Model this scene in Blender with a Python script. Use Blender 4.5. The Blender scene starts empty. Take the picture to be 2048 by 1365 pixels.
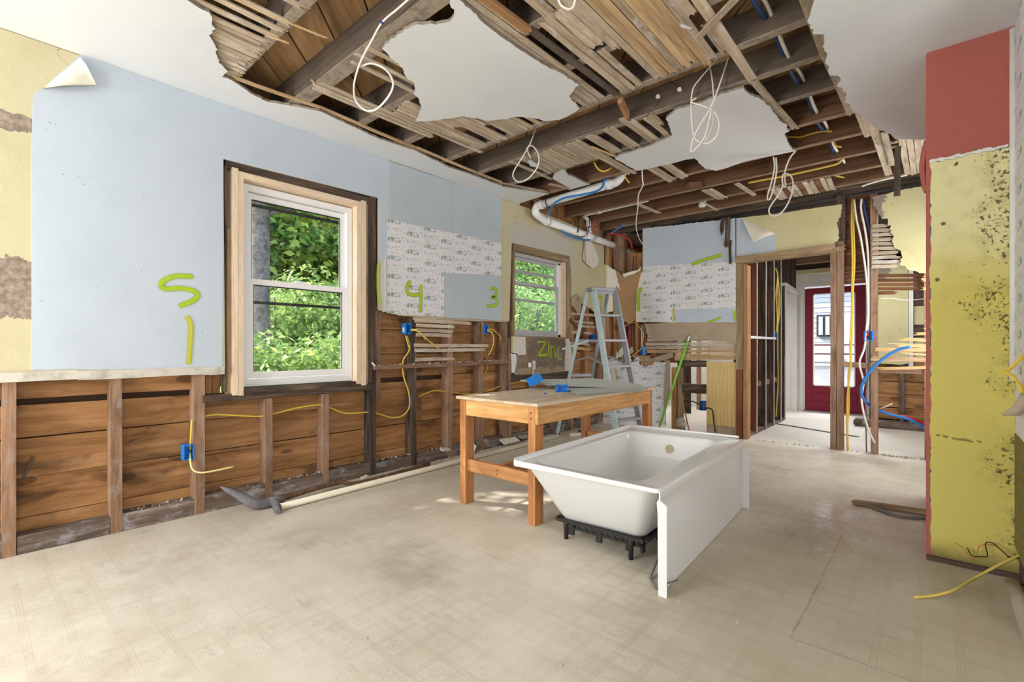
import bpy, math, random
import numpy as np
from mathutils import Vector, Matrix, noise as mnoise
from mathutils.geometry import tessellate_polygon

random.seed(7)
rng = np.random.default_rng(7)
scene = bpy.context.scene
col = scene.collection

# ---------------------------------------------------------------- camera
FPX, CU, CV, CH = 963.0, 1024.0, 695.0, 1.11
TH = math.atan(848.0 / FPX)
SN, CS = math.sin(TH), math.cos(TH)
cam_data = bpy.data.cameras.new('camera')
cam_data.sensor_width = 36.0
cam_data.lens = FPX / 2048.0 * 36.0
cam_data.shift_y = (CV - 682.5) / 2048.0
cam_data.clip_start = 0.05
cam_data.clip_end = 200
cam = bpy.data.objects.new('camera', cam_data)
col.objects.link(cam)
cam.location = (0, 0, CH)
cam.rotation_euler = (math.pi / 2, 0, TH)
scene.camera = cam

# ---------------------------------------------------------------- world, sun, area lights, exposure
world = bpy.data.worlds.new('world')
scene.world = world
world.use_nodes = True
wt = world.node_tree
sky = wt.nodes.new('ShaderNodeTexSky')
sky.sky_type = 'NISHITA'
sky.sun_disc = False
sky.sun_elevation = math.radians(42)
sky.sun_rotation = math.radians(250)
sky.air_density = 1.2
sky.dust_density = 2.5
wt.nodes['Background'].inputs['Strength'].default_value = 0.9
wt.links.new(sky.outputs[0], wt.nodes['Background'].inputs['Color'])

def light(name, kind, loc, aim, energy, size=(1, 1), color=(1, 1, 1)):
    d = bpy.data.lights.new(name, kind)
    d.energy = energy
    d.color = color
    if kind == 'AREA':
        d.shape = 'RECTANGLE'
        d.size, d.size_y = size
    o = bpy.data.objects.new(name, d)
    col.objects.link(o)
    o.location = loc
    o.rotation_euler = (Vector(aim) - Vector(loc)).to_track_quat('-Z', 'Y').to_euler()
    return o

SUN_DIR = Vector((1.55, 0.85, -1.42)).normalized()
sun = light('sun', 'SUN', (-9, 0, 9), Vector((-9, 0, 9)) + SUN_DIR, 8.0, color=(1, 0.95, 0.86))
sun.data.angle = math.radians(0.6)
# daylight through windows behind and beside the photographer, plus a fill for the back
light('daylight_rear_window', 'AREA', (-2.7, -2.5, 1.5), (-3.1, 2.5, 1.4), 140, (1.8, 1.7), (1.0, 0.99, 0.98))
light('daylight_side_window', 'AREA', (2.2, -0.2, 1.4), (-1.8, 2.2, 2.9), 82, (2.0, 1.6), (1.0, 0.99, 0.98))
light('right_fill_light', 'AREA', (0.30, 5.45, 1.5), (-3.0, 5.0, 1.5), 33, (1.1, 1.5), (1.0, 0.99, 0.98))  # added fill hidden behind the pier; no window is known there
# daylight falling through the two windows of the left wall, the entrance door and the next room
light('daylight_window_large', 'AREA', (-4.9, 1.7, 3.9), (-2.6, 1.9, 0.6), 60, (1.4, 1.0), (0.95, 1.0, 0.96))
light('daylight_window_small', 'AREA', (-4.9, 4.7, 4.0), (-3.0, 4.8, 1.0), 40, (1.2, 1.0), (0.95, 1.0, 0.96))
light('daylight_entrance', 'AREA', (-1.25, 10.7, 2.9), (-1.2, 8.0, 0.2), 260, (1.6, 1.2), (1.0, 0.99, 1.0))
light('hall_fill_light', 'AREA', (-0.3, 7.2, 2.5), (-0.9, 6.9, 0.0), 34, (0.8, 0.8), (1.0, 1.0, 1.0))  # added fill lamp under the hall ceiling, not a source of the place
light('daylight_next_room', 'AREA', (-3.3, 8.2, 2.4), (-3.1, 7.6, 0.0), 50, (1.2, 1.2), (1.0, 1.0, 1.0))

vs = scene.view_settings
vs.view_transform = 'Standard'
vs.look = 'None'
vs.gamma = 1.0
vs.use_curve_mapping = False
vs.exposure = 0.12
cy = scene.cycles
cy.max_bounces = 8
cy.diffuse_bounces = 4
cy.glossy_bounces = 3
cy.transmission_bounces = 4
cy.transparent_max_bounces = 10
cy.use_denoising = True
cy.caustics_reflective = False
cy.caustics_refractive = False
cy.sample_clamp_indirect = 6.0

# ---------------------------------------------------------------- pixel of the photograph -> point on a real plane
def ray(u, v):
    r = (u - CU) / FPX
    return (r * CS - SN, r * SN + CS, (CV - v) / FPX)
def onz(u, v, z):
    a = ray(u, v); t = (z - CH) / a[2]
    return Vector((a[0] * t, a[1] * t, z))
def onx(u, v, x):
    a = ray(u, v); t = x / a[0]
    return Vector((x, a[1] * t, CH + a[2] * t))
def ony(u, v, y):
    a = ray(u, v); t = y / a[1]
    return Vector((a[0] * t, y, CH + a[2] * t))

XW, XS, XP = -3.65, -3.672, -3.772      # left wall: plaster face, stud face, sheathing face
YB = 6.2                                # back wall face
ZC = 2.775                              # ceiling plaster face
ZL = 2.795                              # lath underside
ZJ = 2.803                              # joist underside
ZF = 2.978                              # underside of the boards above

# ---------------------------------------------------------------- object helpers
WM = {}
def link(o, parent=None, world_m=None):
    col.objects.link(o)
    m = world_m if world_m is not None else Matrix.Identity(4)
    o.matrix_basis = m
    if parent is not None:
        o.parent = parent
        o.matrix_parent_inverse = WM[parent.name].inverted()
    WM[o.name] = m
    return o

def empty(name, loc=(0, 0, 0), label=None, cat=None, group=None, kind=None):
    o = bpy.data.objects.new(name, None)
    o.empty_display_size = 0.1
    link(o, None, Matrix.Translation(Vector(loc)))
    return tag(o, label, cat, group, kind)

def tag(o, label=None, cat=None, group=None, kind=None):
    if label: o['label'] = label
    if cat: o['category'] = cat
    if group: o['group'] = group
    if kind: o['kind'] = kind
    return o

def mesh_obj(name, verts, faces, mats, parent=None, midx=None, smooth=False, world_m=None, uvs=None):
    me = bpy.data.meshes.new(name)
    me.from_pydata([tuple(v) for v in verts], [], faces)
    if not isinstance(mats, (list, tuple)): mats = [mats]
    for m in mats: me.materials.append(m)
    if midx is not None: me.polygons.foreach_set('material_index', midx)
    if smooth: me.polygons.foreach_set('use_smooth', [True] * len(me.polygons))
    if uvs is not None:
        uvl = me.uv_layers.new(name='UVMap')
        for lp in me.loops: uvl.data[lp.index].uv = uvs[lp.vertex_index]
    me.update()
    o = bpy.data.objects.new(name, me)
    return link(o, parent, world_m)

def bevel(o, w=0.003, seg=2):
    m = o.modifiers.new('bevel', 'BEVEL'); m.width = w; m.segments = seg; m.limit_method = 'ANGLE'
    return o

def board(name, a, b, w, t, up, mat, parent=None, rag=(0, 0), seg=2, warp=0.0, k=2, taper=1.0):
    """solid board: centre line a->b, width w, thickness t, 'up' the direction of its thickness; rag = splintered ends"""
    a, b = Vector(a), Vector(b)
    X = (b - a); L = X.length; X.normalize()
    Z = Vector(up); Z = (Z - X * Z.dot(X)).normalized()
    Y = Z.cross(X)
    if max(rag) > 0: k = max(k, 6)
    vs_, fs = [], []
    r0 = [random.uniform(-1, 1) * rag[0] + (random.random() < .3) * rag[0] * 1.2 for _ in range(k)]
    r1 = [random.uniform(-1, 1) * rag[1] - (random.random() < .3) * rag[1] * 1.2 for _ in range(k)]
    ph = random.uniform(0, 6)
    for i in range(seg + 1):
        f = i / seg
        dy = warp * math.sin(ph + f * 5); dz = warp * .6 * math.sin(ph * 2 + f * 4)
        ww = w * (1 + (taper - 1) * f)
        for s in (-1, 1):
            for j in range(k):
                g = j / (k - 1) - .5
                x = f * L
                if i == 0: x += r0[j]
                if i == seg: x += r1[j]
                vs_.append((x, g * ww + dy, s * t / 2 + dz))
    R = 2 * k
    for i in range(seg):
        p, q = i * R, (i + 1) * R
        for j in range(k - 1):
            fs.append((p + j, p + j + 1, q + j + 1, q + j))
            fs.append((p + k + j + 1, p + k + j, q + k + j, q + k + j + 1))
        fs.append((p, q, q + k, p + k))
        fs.append((p + k - 1, p + 2 * k - 1, q + 2 * k - 1, q + k - 1))
    for j in range(k - 1):
        fs.append((j, k + j, k + j + 1, j + 1))
        q = seg * R
        fs.append((q + j, q + j + 1, q + k + j + 1, q + k + j))
    M = Matrix(((X.x, Y.x, Z.x, a.x), (X.y, Y.y, Z.y, a.y), (X.z, Y.z, Z.z, a.z), (0, 0, 0, 1)))
    return mesh_obj(name, vs_, fs, mat, parent, world_m=M)

def box(name, xr, yr, zr, mat, parent=None, **kw):
    c = [(r[0] + r[1]) / 2 for r in (xr, yr, zr)]
    d = [r[1] - r[0] for r in (xr, yr, zr)]
    order = sorted(range(3), key=lambda i: -d[i])
    li, wi, ti = order
    a = list(c); b = list(c); a[li] -= d[li] / 2; b[li] += d[li] / 2
    up = [0, 0, 0]; up[ti] = 1
    return board(name, a, b, d[wi], d[ti], up, mat, parent, **kw)

def catmull(pts, n=6):
    pts = [Vector(p) for p in pts]
    if len(pts) < 3: return pts
    out = []
    P = [pts[0] * 2 - pts[1]] + pts + [pts[-1] * 2 - pts[-2]]
    for i in range(1, len(P) - 2):
        p0, p1, p2, p3 = P[i - 1], P[i], P[i + 1], P[i + 2]
        for s in range(n):
            t = s / n
            out.append(0.5 * ((2 * p1) + (p2 - p0) * t + (2 * p0 - 5 * p1 + 4 * p2 - p3) * t * t + (3 * p1 - p0 - 3 * p2 + p3) * t ** 3))
    out.append(pts[-1])
    return out

def tube(name, pts, r, mat, parent=None, sides=8, smooth_path=True, n=5, radii=None, flat=1.0):
    P = catmull(pts, n) if smooth_path else [Vector(p) for p in pts]
    vs_, fs = [], []
    T0 = (P[1] - P[0]).normalized()
    N = T0.orthogonal().normalized()
    m = len(P)
    for i, p in enumerate(P):
        T = (P[min(i + 1, m - 1)] - P[max(i - 1, 0)]).normalized()
        N = (N - T * N.dot(T))
        N = N.normalized() if N.length > 1e-6 else T.orthogonal().normalized()
        B = T.cross(N)
        rr = r if radii is None else radii[min(int(i / max(m - 1, 1) * (len(radii) - 1) + .5), len(radii) - 1)]
        for s in range(sides):
            an = 2 * math.pi * s / sides
            vs_.append(p + N * math.cos(an) * rr + B * math.sin(an) * rr * flat)
    for i in range(m - 1):
        for s in range(sides):
            s2 = (s + 1) % sides
            fs.append((i * sides + s, i * sides + s2, (i + 1) * sides + s2, (i + 1) * sides + s))
    fs.append(tuple(range(sides - 1, -1, -1)))
    fs.append(tuple((m - 1) * sides + s for s in range(sides)))
    o = mesh_obj(name, vs_, fs, mat, parent)
    o.data.polygons.foreach_set('use_smooth', [len(f) == 4 for f in fs])
    return o

def ragged(pts, step=0.022):
    """pts: (a, b[, amp]) closed outline; amp jitters the edge that starts there"""
    out = []
    n = len(pts)
    for i in range(n):
        p, q = pts[i], pts[(i + 1) % n]
        amp = p[2] if len(p) > 2 else 0
        ax, ay = p[0], p[1]; bx, by = q[0], q[1]
        out.append((ax, ay))
        L = math.hypot(bx - ax, by - ay)
        if amp and L > step * 1.5:
            m = int(L / step); nx, ny = -(by - ay) / L, (bx - ax) / L
            for s in range(1, m):
                t = (s + random.uniform(-.3, .3)) / m
                x, y = ax + (bx - ax) * t, ay + (by - ay) * t
                o = amp * (mnoise.noise(Vector((x * 9, y * 9, i))) * 1.2 + random.uniform(-.75, .75))
                out.append((x + nx * o, y + ny * o))
    return out

def sheet(name, loops, to3, back, mats, parent=None):
    """sheet of some thickness with ragged outline: loops[0] outline, others holes (2-D), to3 maps to the front face"""
    flat, fs, mi = [], [], []
    polys = [[Vector((p[0], p[1], 0)) for p in lp] for lp in loops]
    tris = tessellate_polygon(polys)
    for lp in loops: flat += [(p[0], p[1]) for p in lp]
    n = len(flat)
    back = Vector(back)
    F = [Vector(to3(a, b)) for a, b in flat]
    vs_ = F + [p + back for p in F]
    nrm = -back
    for t in tris:
        i, j, k = t
        if (F[j] - F[i]).cross(F[k] - F[i]).dot(nrm) < 0: i, j, k = i, k, j
        fs.append((i, j, k)); mi.append(0)
        fs.append((n + i, n + k, n + j)); mi.append(1)
    o = 0
    for lp in loops:
        m = len(lp)
        for s in range(m):
            i, j = o + s, o + (s + 1) % m
            fs.append((i, j, n + j, n + i)); mi.append(1)
        o += m
    return mesh_obj(name, vs_, fs, mats, parent, mi)

def pxl(pts, x):      # photo pixels -> (y, z) on a plane x = const
    return [(lambda q: (q.y, q.z) + tuple(p[2:]))(onx(p[0], p[1], x)) for p in pts]
def pxb(pts, y):      # photo pixels -> (x, z) on a plane y = const
    return [(lambda q: (q.x, q.z) + tuple(p[2:]))(ony(p[0], p[1], y)) for p in pts]
def pxc(pts, z):      # photo pixels -> (x, y) on a plane z = const
    return [(lambda q: (q.x, q.y) + tuple(p[2:]))(onz(p[0], p[1], z)) for p in pts]

def stroke(name, pts, w, mat, nrm, parent, label=None):
    """spray-painted stroke lying on a wall: a thin ribbon, its uv runs 0..1 across so the material fades its rims"""
    P = catmull(pts, 5)
    nrm = Vector(nrm)
    T0 = (P[1] - P[0]).normalized(); T1 = (P[-1] - P[-2]).normalized()
    P = [P[0] - T0 * w * .5] + P + [P[-1] + T1 * w * .5]
    m = len(P)
    vs_, uv, fs = [], [], []
    for i, p in enumerate(P):
        T = (P[min(i + 1, m - 1)] - P[max(i - 1, 0)]).normalized()
        B = nrm.cross(T)
        e = 0.0 if i in (0, m - 1) else 1.0
        for s, g in ((-1, 0.0), (0, .5), (1, 1.0)):
            vs_.append(p + B * s * w * 1.15 * (.55 + .45 * e) + nrm * .0015)
            uv.append((e, g))
    for i in range(m - 1):
        for s in (0, 1):
            fs.append((i * 3 + s, (i + 1) * 3 + s, (i + 1) * 3 + s + 1, i * 3 + s + 1))
    o = mesh_obj(name, vs_, fs, mat, parent, uvs=uv)
    if label: o['label'] = label
    return o

# ---------------------------------------------------------------- material helpers
def lin(c):
    return tuple((x / 255 / 12.92) if x / 255 <= .04045 else ((x / 255 + .055) / 1.055) ** 2.4 for x in c) + (1.0,)

class S:
    """a socket with arithmetic"""
    def __init__(s, t, k): s.t, s.k = t, k
    def _m(s, op, *a, clamp=False):
        n = s.t.nodes.new('ShaderNodeMath'); n.operation = op; n.use_clamp = clamp
        for i, v in enumerate((s,) + a):
            if isinstance(v, S): s.t.links.new(v.k, n.inputs[i])
            else: n.inputs[i].default_value = v
        return S(s.t, n.outputs[0])
    def __add__(s, o): return s._m('ADD', o)
    __radd__ = __add__
    def __sub__(s, o): return s._m('SUBTRACT', o)
    def __mul__(s, o): return s._m('MULTIPLY', o)
    __rmul__ = __mul__
    def __truediv__(s, o): return s._m('DIVIDE', o)
    def fract(s): return s._m('FRACT')
    def floor(s): return s._m('FLOOR')
    def abs(s): return s._m('ABSOLUTE')
    def lt(s, o): return s._m('LESS_THAN', o)
    def gt(s, o): return s._m('GREATER_THAN', o)
    def mod(s, o): return s._m('FLOORED_MODULO', o)
    def min(s, o): return s._m('MINIMUM', o)
    def max(s, o): return s._m('MAXIMUM', o)
    def clamp(s): return s._m('ADD', 0.0, clamp=True)
    def step(s, a, b):      # smooth 0..1 from a to b
        n = s.t.nodes.new('ShaderNodeMapRange'); n.interpolation_type = 'SMOOTHSTEP'
        s.t.links.new(s.k, n.inputs[0]); n.inputs[1].default_value = a; n.inputs[2].default_value = b
        return S(s.t, n.outputs[0])

class Mat:
    def __init__(s, name):
        s.m = bpy.data.materials.new(name); s.m.use_nodes = True
        s.t = s.m.node_tree; s.b = s.t.nodes['Principled BSDF']
        s.b.inputs['Specular IOR Level'].default_value = .3
    def new(s, k): return s.t.nodes.new(k)
    def ln(s, a, b): s.t.links.new(a.k if isinstance(a, S) else a, b)
    def coord(s, kind='Object'): return S(s.t, s.new('ShaderNodeTexCoord').outputs[kind])
    def xyz(s, v):
        n = s.new('ShaderNodeSeparateXYZ'); s.ln(v, n.inputs[0]); return [S(s.t, o) for o in n.outputs]
    def vec(s, x, y, z=0.0):
        n = s.new('ShaderNodeCombineXYZ')
        for i, v in enumerate((x, y, z)):
            if isinstance(v, S): s.ln(v, n.inputs[i])
            else: n.inputs[i].default_value = v
        return S(s.t, n.outputs[0])
    def scale(s, v, sc, off=None):
        n = s.new('ShaderNodeMapping'); s.ln(v, n.inputs[0]); n.inputs['Scale'].default_value = sc
        if off is not None:
            a = s.new('ShaderNodeVectorMath'); s.ln(n.outputs[0], a.inputs[0]); s.ln(off, a.inputs[1]); return S(s.t, a.outputs[0])
        return S(s.t, n.outputs[0])
    def rand(s): return S(s.t, s.new('ShaderNodeObjectInfo').outputs['Random'])
    def noise(s, v, sc=5, det=4, rough=.55, dist=0):
        n = s.new('ShaderNodeTexNoise'); s.ln(v, n.inputs['Vector'])
        n.inputs['Scale'].default_value = sc; n.inputs['Detail'].default_value = det
        n.inputs['Roughness'].default_value = rough; n.inputs['Distortion'].default_value = dist
        return S(s.t, n.outputs[0])
    def voronoi(s, v, sc=5, feat='F1'):
        n = s.new('ShaderNodeTexVoronoi'); n.feature = feat; s.ln(v, n.inputs['Vector']); n.inputs['Scale'].default_value = sc
        return S(s.t, n.outputs['Distance'])
    def mix(s, f, a, b):
        n = s.new('ShaderNodeMix'); n.data_type = 'RGBA'
        for i, v in ((0, f), (6, a), (7, b)):
            if isinstance(v, S): s.ln(v, n.inputs[i])
            elif i == 0: n.inputs[i].default_value = v
            else: n.inputs[i].default_value = v if len(v) == 4 else tuple(v) + (1,)
        return S(s.t, n.outputs[2])
    def ramp(s, f, stops):
        n = s.new('ShaderNodeValToRGB'); s.ln(f, n.inputs[0]); cr = n.color_ramp
        while len(cr.elements) < len(stops): cr.elements.new(.5)
        for e, (p, c) in zip(cr.elements, stops): e.position = p; e.color = c
        return S(s.t, n.outputs[0])
    def bright(s, c, v):
        n = s.new('ShaderNodeHueSaturation'); s.ln(c, n.inputs['Color'])
        if isinstance(v, S): s.ln(v, n.inputs['Value'])
        else: n.inputs['Value'].default_value = v
        return S(s.t, n.outputs[0])
    def done(s, c, rough=.7, bump=None, bs=.2, dist=.01, metal=0, spec=None):
        if isinstance(c, S): s.ln(c, s.b.inputs['Base Color'])
        else: s.b.inputs['Base Color'].default_value = c
        if isinstance(rough, S): s.ln(rough, s.b.inputs['Roughness'])
        else: s.b.inputs['Roughness'].default_value = rough
        s.b.inputs['Metallic'].default_value = metal
        if spec is not None: s.b.inputs['Specular IOR Level'].default_value = spec
        if bump is not None:
            n = s.new('ShaderNodeBump'); n.inputs['Strength'].default_value = bs; n.inputs['Distance'].default_value = dist
            s.ln(bump, n.inputs['Height']); s.ln(n.outputs[0], s.b.inputs['Normal'])
        return s.m

def plain(name, c, rough=.6, metal=0, spec=None):
    return Mat(name).done(lin(c), rough, metal=metal, spec=spec)

def wood(name, dark, mid, light_, stain=.35, vary=.35, rough=.8, sx=1.6, sy=26, dust=None, bs=.3, knots=False, under=None):
    m = Mat(name)
    r = m.rand()
    off = m.vec(r * 37.0, r * 91.0, r * 53.0)
    v = m.scale(m.coord(), (sx, sy, sy), off)
    g = m.noise(v, 1.0, 6, .62, .8)
    c = m.ramp(g, [(.28, lin(dark)), (.5, lin(mid)), (.72, lin(light_))])
    v2 = m.scale(m.coord(), (2.2, 5.0, 5.0), off)
    st = m.noise(v2, 1.0, 4, .6, .6).step(.50, .72)
    c = m.mix(st * stain, c, lin(tuple(x * .42 for x in dark)))
    if knots:
        kd = m.voronoi(m.scale(m.coord(), (2.0, 5.5, 5.5), off), 1.0)
        c = m.mix(kd.lt(.16) * .6, c, lin(tuple(x * .5 for x in dark)))
    if dust:
        d = m.noise(m.scale(m.coord(), (7, 14, 14), off), 1.0, 5, .7).step(.5, .68)
        c = m.mix(d * .75, c, lin(dust))
    fine = m.noise(m.scale(m.coord(), (9, 70, 70), off), 1.0, 3, .6)
    c = m.bright(c, fine * .5 + .75)
    if under:
        zz = m.xyz(m.coord())[2]
        c = m.mix(zz.lt(-.080) * (m.noise(m.scale(m.coord(), (14, 20, 1), off), 1.0, 4, .7).step(.3, .6) * .6 + .3), c, lin(under))
    c = m.bright(c, (r * 7.31).fract() * vary + (1 - vary * .5))
    return m.done(c, rough, g, bs, .004)

MAT = {}
MAT['plank'] = wood('old_plank', (116, 80, 48), (168, 122, 78), (194, 150, 106), stain=.68, vary=.42, sx=1.2, sy=14, knots=True)
MAT['stud'] = wood('old_stud', (112, 84, 64), (148, 116, 92), (176, 146, 120), stain=.45, vary=.3, dust=(150, 138, 128))
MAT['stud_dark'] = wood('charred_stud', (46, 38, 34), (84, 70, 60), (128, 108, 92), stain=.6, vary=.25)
MAT['plate'] = wood('sole_plate_wood', (70, 58, 50), (112, 96, 84), (152, 140, 132), stain=.4, vary=.3, dust=(170, 166, 168))
MAT['lath'] = wood('lath_wood', (150, 130, 108), (186, 168, 146), (208, 194, 174), stain=.3, vary=.3, dust=(208, 202, 194))
MAT['lath_clean'] = wood('lath_wood_bare', (150, 120, 88), (192, 162, 124), (216, 190, 154), stain=.3, vary=.3)
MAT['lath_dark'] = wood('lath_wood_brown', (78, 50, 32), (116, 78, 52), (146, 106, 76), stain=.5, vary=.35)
MAT['joist'] = wood('joist_wood_grey', (80, 69, 60), (97, 85, 75), (114, 101, 90), stain=.3, vary=.2, sx=.9, sy=22, under=(160, 146, 130))
MAT['joist_brown'] = wood('joist_wood_brown', (88, 63, 46), (112, 83, 62), (134, 103, 79), stain=.4, vary=.25, sx=.9, sy=22, under=(158, 134, 108))
MAT['subfloor'] = wood('subfloor_wood', (118, 92, 64), (158, 124, 88), (186, 154, 114), stain=.45, vary=.25, sx=1.6, sy=12)
MAT['new_wood'] = wood('new_framing_pine', (214, 188, 160), (226, 204, 178), (234, 216, 194), stain=.05, vary=.1, sx=1, sy=20, bs=.1)
MAT['casing'] = wood('weathered_casing', (120, 98, 72), (158, 134, 102), (186, 162, 130), stain=.4, vary=.2)
MAT['orange_wood'] = wood('orange_stud', (140, 102, 68), (172, 130, 90), (194, 154, 114), stain=.25, vary=.15)
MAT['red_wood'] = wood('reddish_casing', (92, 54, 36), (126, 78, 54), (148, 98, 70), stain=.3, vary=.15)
MAT['table_wood'] = wood('table_pine', (184, 132, 78), (208, 158, 100), (224, 180, 126), stain=.12, vary=.08, sx=1.4, sy=24, bs=.1)
MAT['table_leg'] = wood('table_leg_fir', (150, 98, 58), (182, 126, 78), (206, 154, 104), stain=.2, vary=.12, sx=1.2, sy=24, bs=.15)
MAT['cut_lath'] = wood('splinter_wood', (196, 150, 96), (220, 182, 130), (236, 206, 160), stain=.1, vary=.2)

def plaster(name, c, dirt=None, amount=.25, spots=0, bs=.12, sc=3.0):
    m = Mat(name)
    v = m.coord()
    n1 = m.noise(v, sc, 5, .6)
    d = dirt or tuple(x * .8 for x in c)
    f = n1.step(.42, .75) * amount
    cc = m.mix(f, lin(c), lin(d))
    if spots:
        sp = m.noise(v, 60, 3, .7).step(.65, .71) * m.noise(v, 4, 3).step(.5, .65)
        cc = m.mix(sp * spots, cc, lin((70, 70, 74)))
    n2 = m.noise(v, 90, 4, .6)
    return m.done(cc, .85, n1 * 3.0 + n2 * .35, bs, .004)

MAT['ceiling'] = plaster('ceiling_white_paint', (220, 223, 226), (206, 209, 212), .5, spots=.12, sc=1.5)
MAT['plaster_core'] = plaster('broken_plaster_edge', (150, 140, 126), (108, 98, 86), .8, sc=30, bs=.5)
MAT['blue_paper'] = plaster('pale_blue_paint', (192, 203, 215), (182, 193, 204), .5, spots=.9)
MAT['blue_grey'] = plaster('grey_blue_paint', (184, 196, 203), (174, 186, 193), .6, spots=.4)
MAT['paper_back'] = plaster('paper_back_cream', (226, 220, 204), (206, 198, 178), .4)
MAT['tan_board'] = plaster('tan_gypsum_board', (176, 160, 138), (154, 138, 116), .6, sc=6)
MAT['brown_board'] = plaster('brown_gypsum_paper', (174, 140, 102), (156, 122, 86), .5, sc=5)
MAT['white_paper'] = plaster('torn_white_paper', (232, 226, 216), (210, 200, 186), .4)
MAT['white_trim'] = plaster('white_paint_trim', (226, 226, 222), (206, 206, 202), .4)
MAT['skin'] = plain('outer_sheathing', (70, 52, 40), .9)

def yellow_wall():
    m = Mat('yellow_painted_plaster')
    v = m.coord(); x, y, z = m.xyz(v)
    c = m.mix(m.noise(v, 2.5, 5).step(.4, .7) * .6, lin((203, 195, 160)), lin((192, 182, 144)))
    # brown scratch coat where the paint coat fell off: a broad band on the far left, a patch above it
    nz = m.noise(v, 9, 5, .65)
    band = (z + (nz - .5) * .22 - 1.425).abs().lt(.16) * y.lt(.30)
    py, pz = (y - .15) / .115, (z + (nz - .5) * .10 - 2.30) / .060
    patch = (py * py + pz * pz).lt(1.0)
    # grey skim coat round the small window
    g1 = ((y + (nz - .5) * .5 - 4.75).abs() / .62).max((z + (m.noise(v, 7, 4) - .5) * .35 - 1.95).abs() / .62).lt(1.0)
    ex = (band + patch).clamp()
    hole = m.voronoi(m.vec(x, y, z), 3.2).lt(.06)
    c = m.mix(g1 * .85, c, lin((196, 194, 186)))
    c = m.mix(ex, c, m.mix(m.noise(v, 34, 5, .7).step(.3, .7), lin((172, 156, 140)), lin((122, 110, 98))))
    crack = (m.noise(v, 1.7, 5, .62) - .47).abs().lt(.0022) * y.lt(.6) * y.gt(.0) * z.gt(2.35)
    c = m.mix((crack + hole * .6).clamp() * .8, c, lin((92, 82, 70)))
    return m.done(c, .85, nz - ex * .8, .3, .01)
MAT['yellow'] = yellow_wall()

def mould_yellow():
    m = Mat('yellow_paint_mould')
    v = m.coord(); x, y, z = m.xyz(v)
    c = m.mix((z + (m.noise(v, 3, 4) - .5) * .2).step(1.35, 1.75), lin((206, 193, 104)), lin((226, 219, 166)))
    n = m.noise(v, 55, 4, .75)
    zone = (m.noise(v, 3.2, 4, .6) + (x - .08) * 1.3 + z.step(.9, 2.2) * .12).step(.48, .78)
    sp = (n + zone * .22).step(.74, .80)
    ol = zone * m.noise(v, 16, 4).step(.4, .7)
    c = m.mix(ol * .45, c, lin((158, 144, 82)))
    c = m.mix(sp * .9, c, lin((72, 60, 38)))
    big = (m.voronoi(v, 9.0) + (m.noise(v, 60, 3) - .5) * .12).lt(.09) * m.noise(v, 7, 3).gt(.56)
    c = m.mix(big * .85, c, lin((58, 48, 30)))
    ln = (z - .655 + x * .1 + (m.noise(v, 14, 4) - .5) * .03).abs().lt(.006) * x.gt(.0) * x.lt(.17) * m.noise(v, 40, 3).gt(.44)
    c = m.mix(ln * .7, c, lin((92, 80, 44)))
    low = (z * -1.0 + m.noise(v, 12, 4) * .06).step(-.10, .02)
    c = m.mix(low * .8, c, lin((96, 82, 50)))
    return m.done(c, .75, n, .35, .004)
MAT['pier_yellow'] = mould_yellow()
MAT['red_paint'] = plaster('brick_red_paint', (172, 98, 88), (162, 90, 82), .4)

def yellow_back():
    m = Mat('pale_yellow_plaster')
    v = m.coord(); x, y, z = m.xyz(v)
    n = m.noise(v, 8, 5, .65)
    c = m.mix(m.noise(v, 2.5, 4).step(.4, .7) * .6, lin((208, 201, 156)), lin((197, 189, 142)))
    c = m.mix(m.noise(m.scale(v, (1, 1, .6)), 5, 5, .7).step(.58, .7) * .5, c, lin((150, 138, 104)))
    gray = ((x + .42 + (n - .5) * .3) * 2.4 - (z - 2.45) * .6).lt(0.0) * (z - 2.05).gt(0.0) * (x - (-.60)).gt(0.0)
    c = m.mix(gray, c, lin((146, 134, 124)))
    return m.done(c, .85, n - gray * .6, .3, .006)
MAT['yellow_back'] = yellow_back()

def skirt_panel():
    m = Mat('grey_brown_plaster')
    v = m.coord(); x, y, z = m.xyz(v)
    n = m.noise(v, 7, 5, .65)
    c = m.mix(n.step(.4, .65), lin((118, 104, 90)), lin((140, 124, 106)))
    white = ((y + (n - .5) * .08).lt(4.40) * z.gt(1.02) + (y + (n - .5) * .10).gt(5.20)).clamp()
    tan = (z + (n - .5) * .16).lt(.86)
    c = m.mix(tan * .8, c, lin((166, 148, 118)))
    c = m.mix(white, c, lin((214, 208, 198)))
    return m.done(c, .9, n + white * .5, .3, .006)
MAT['zinc_panel'] = skirt_panel()

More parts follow.
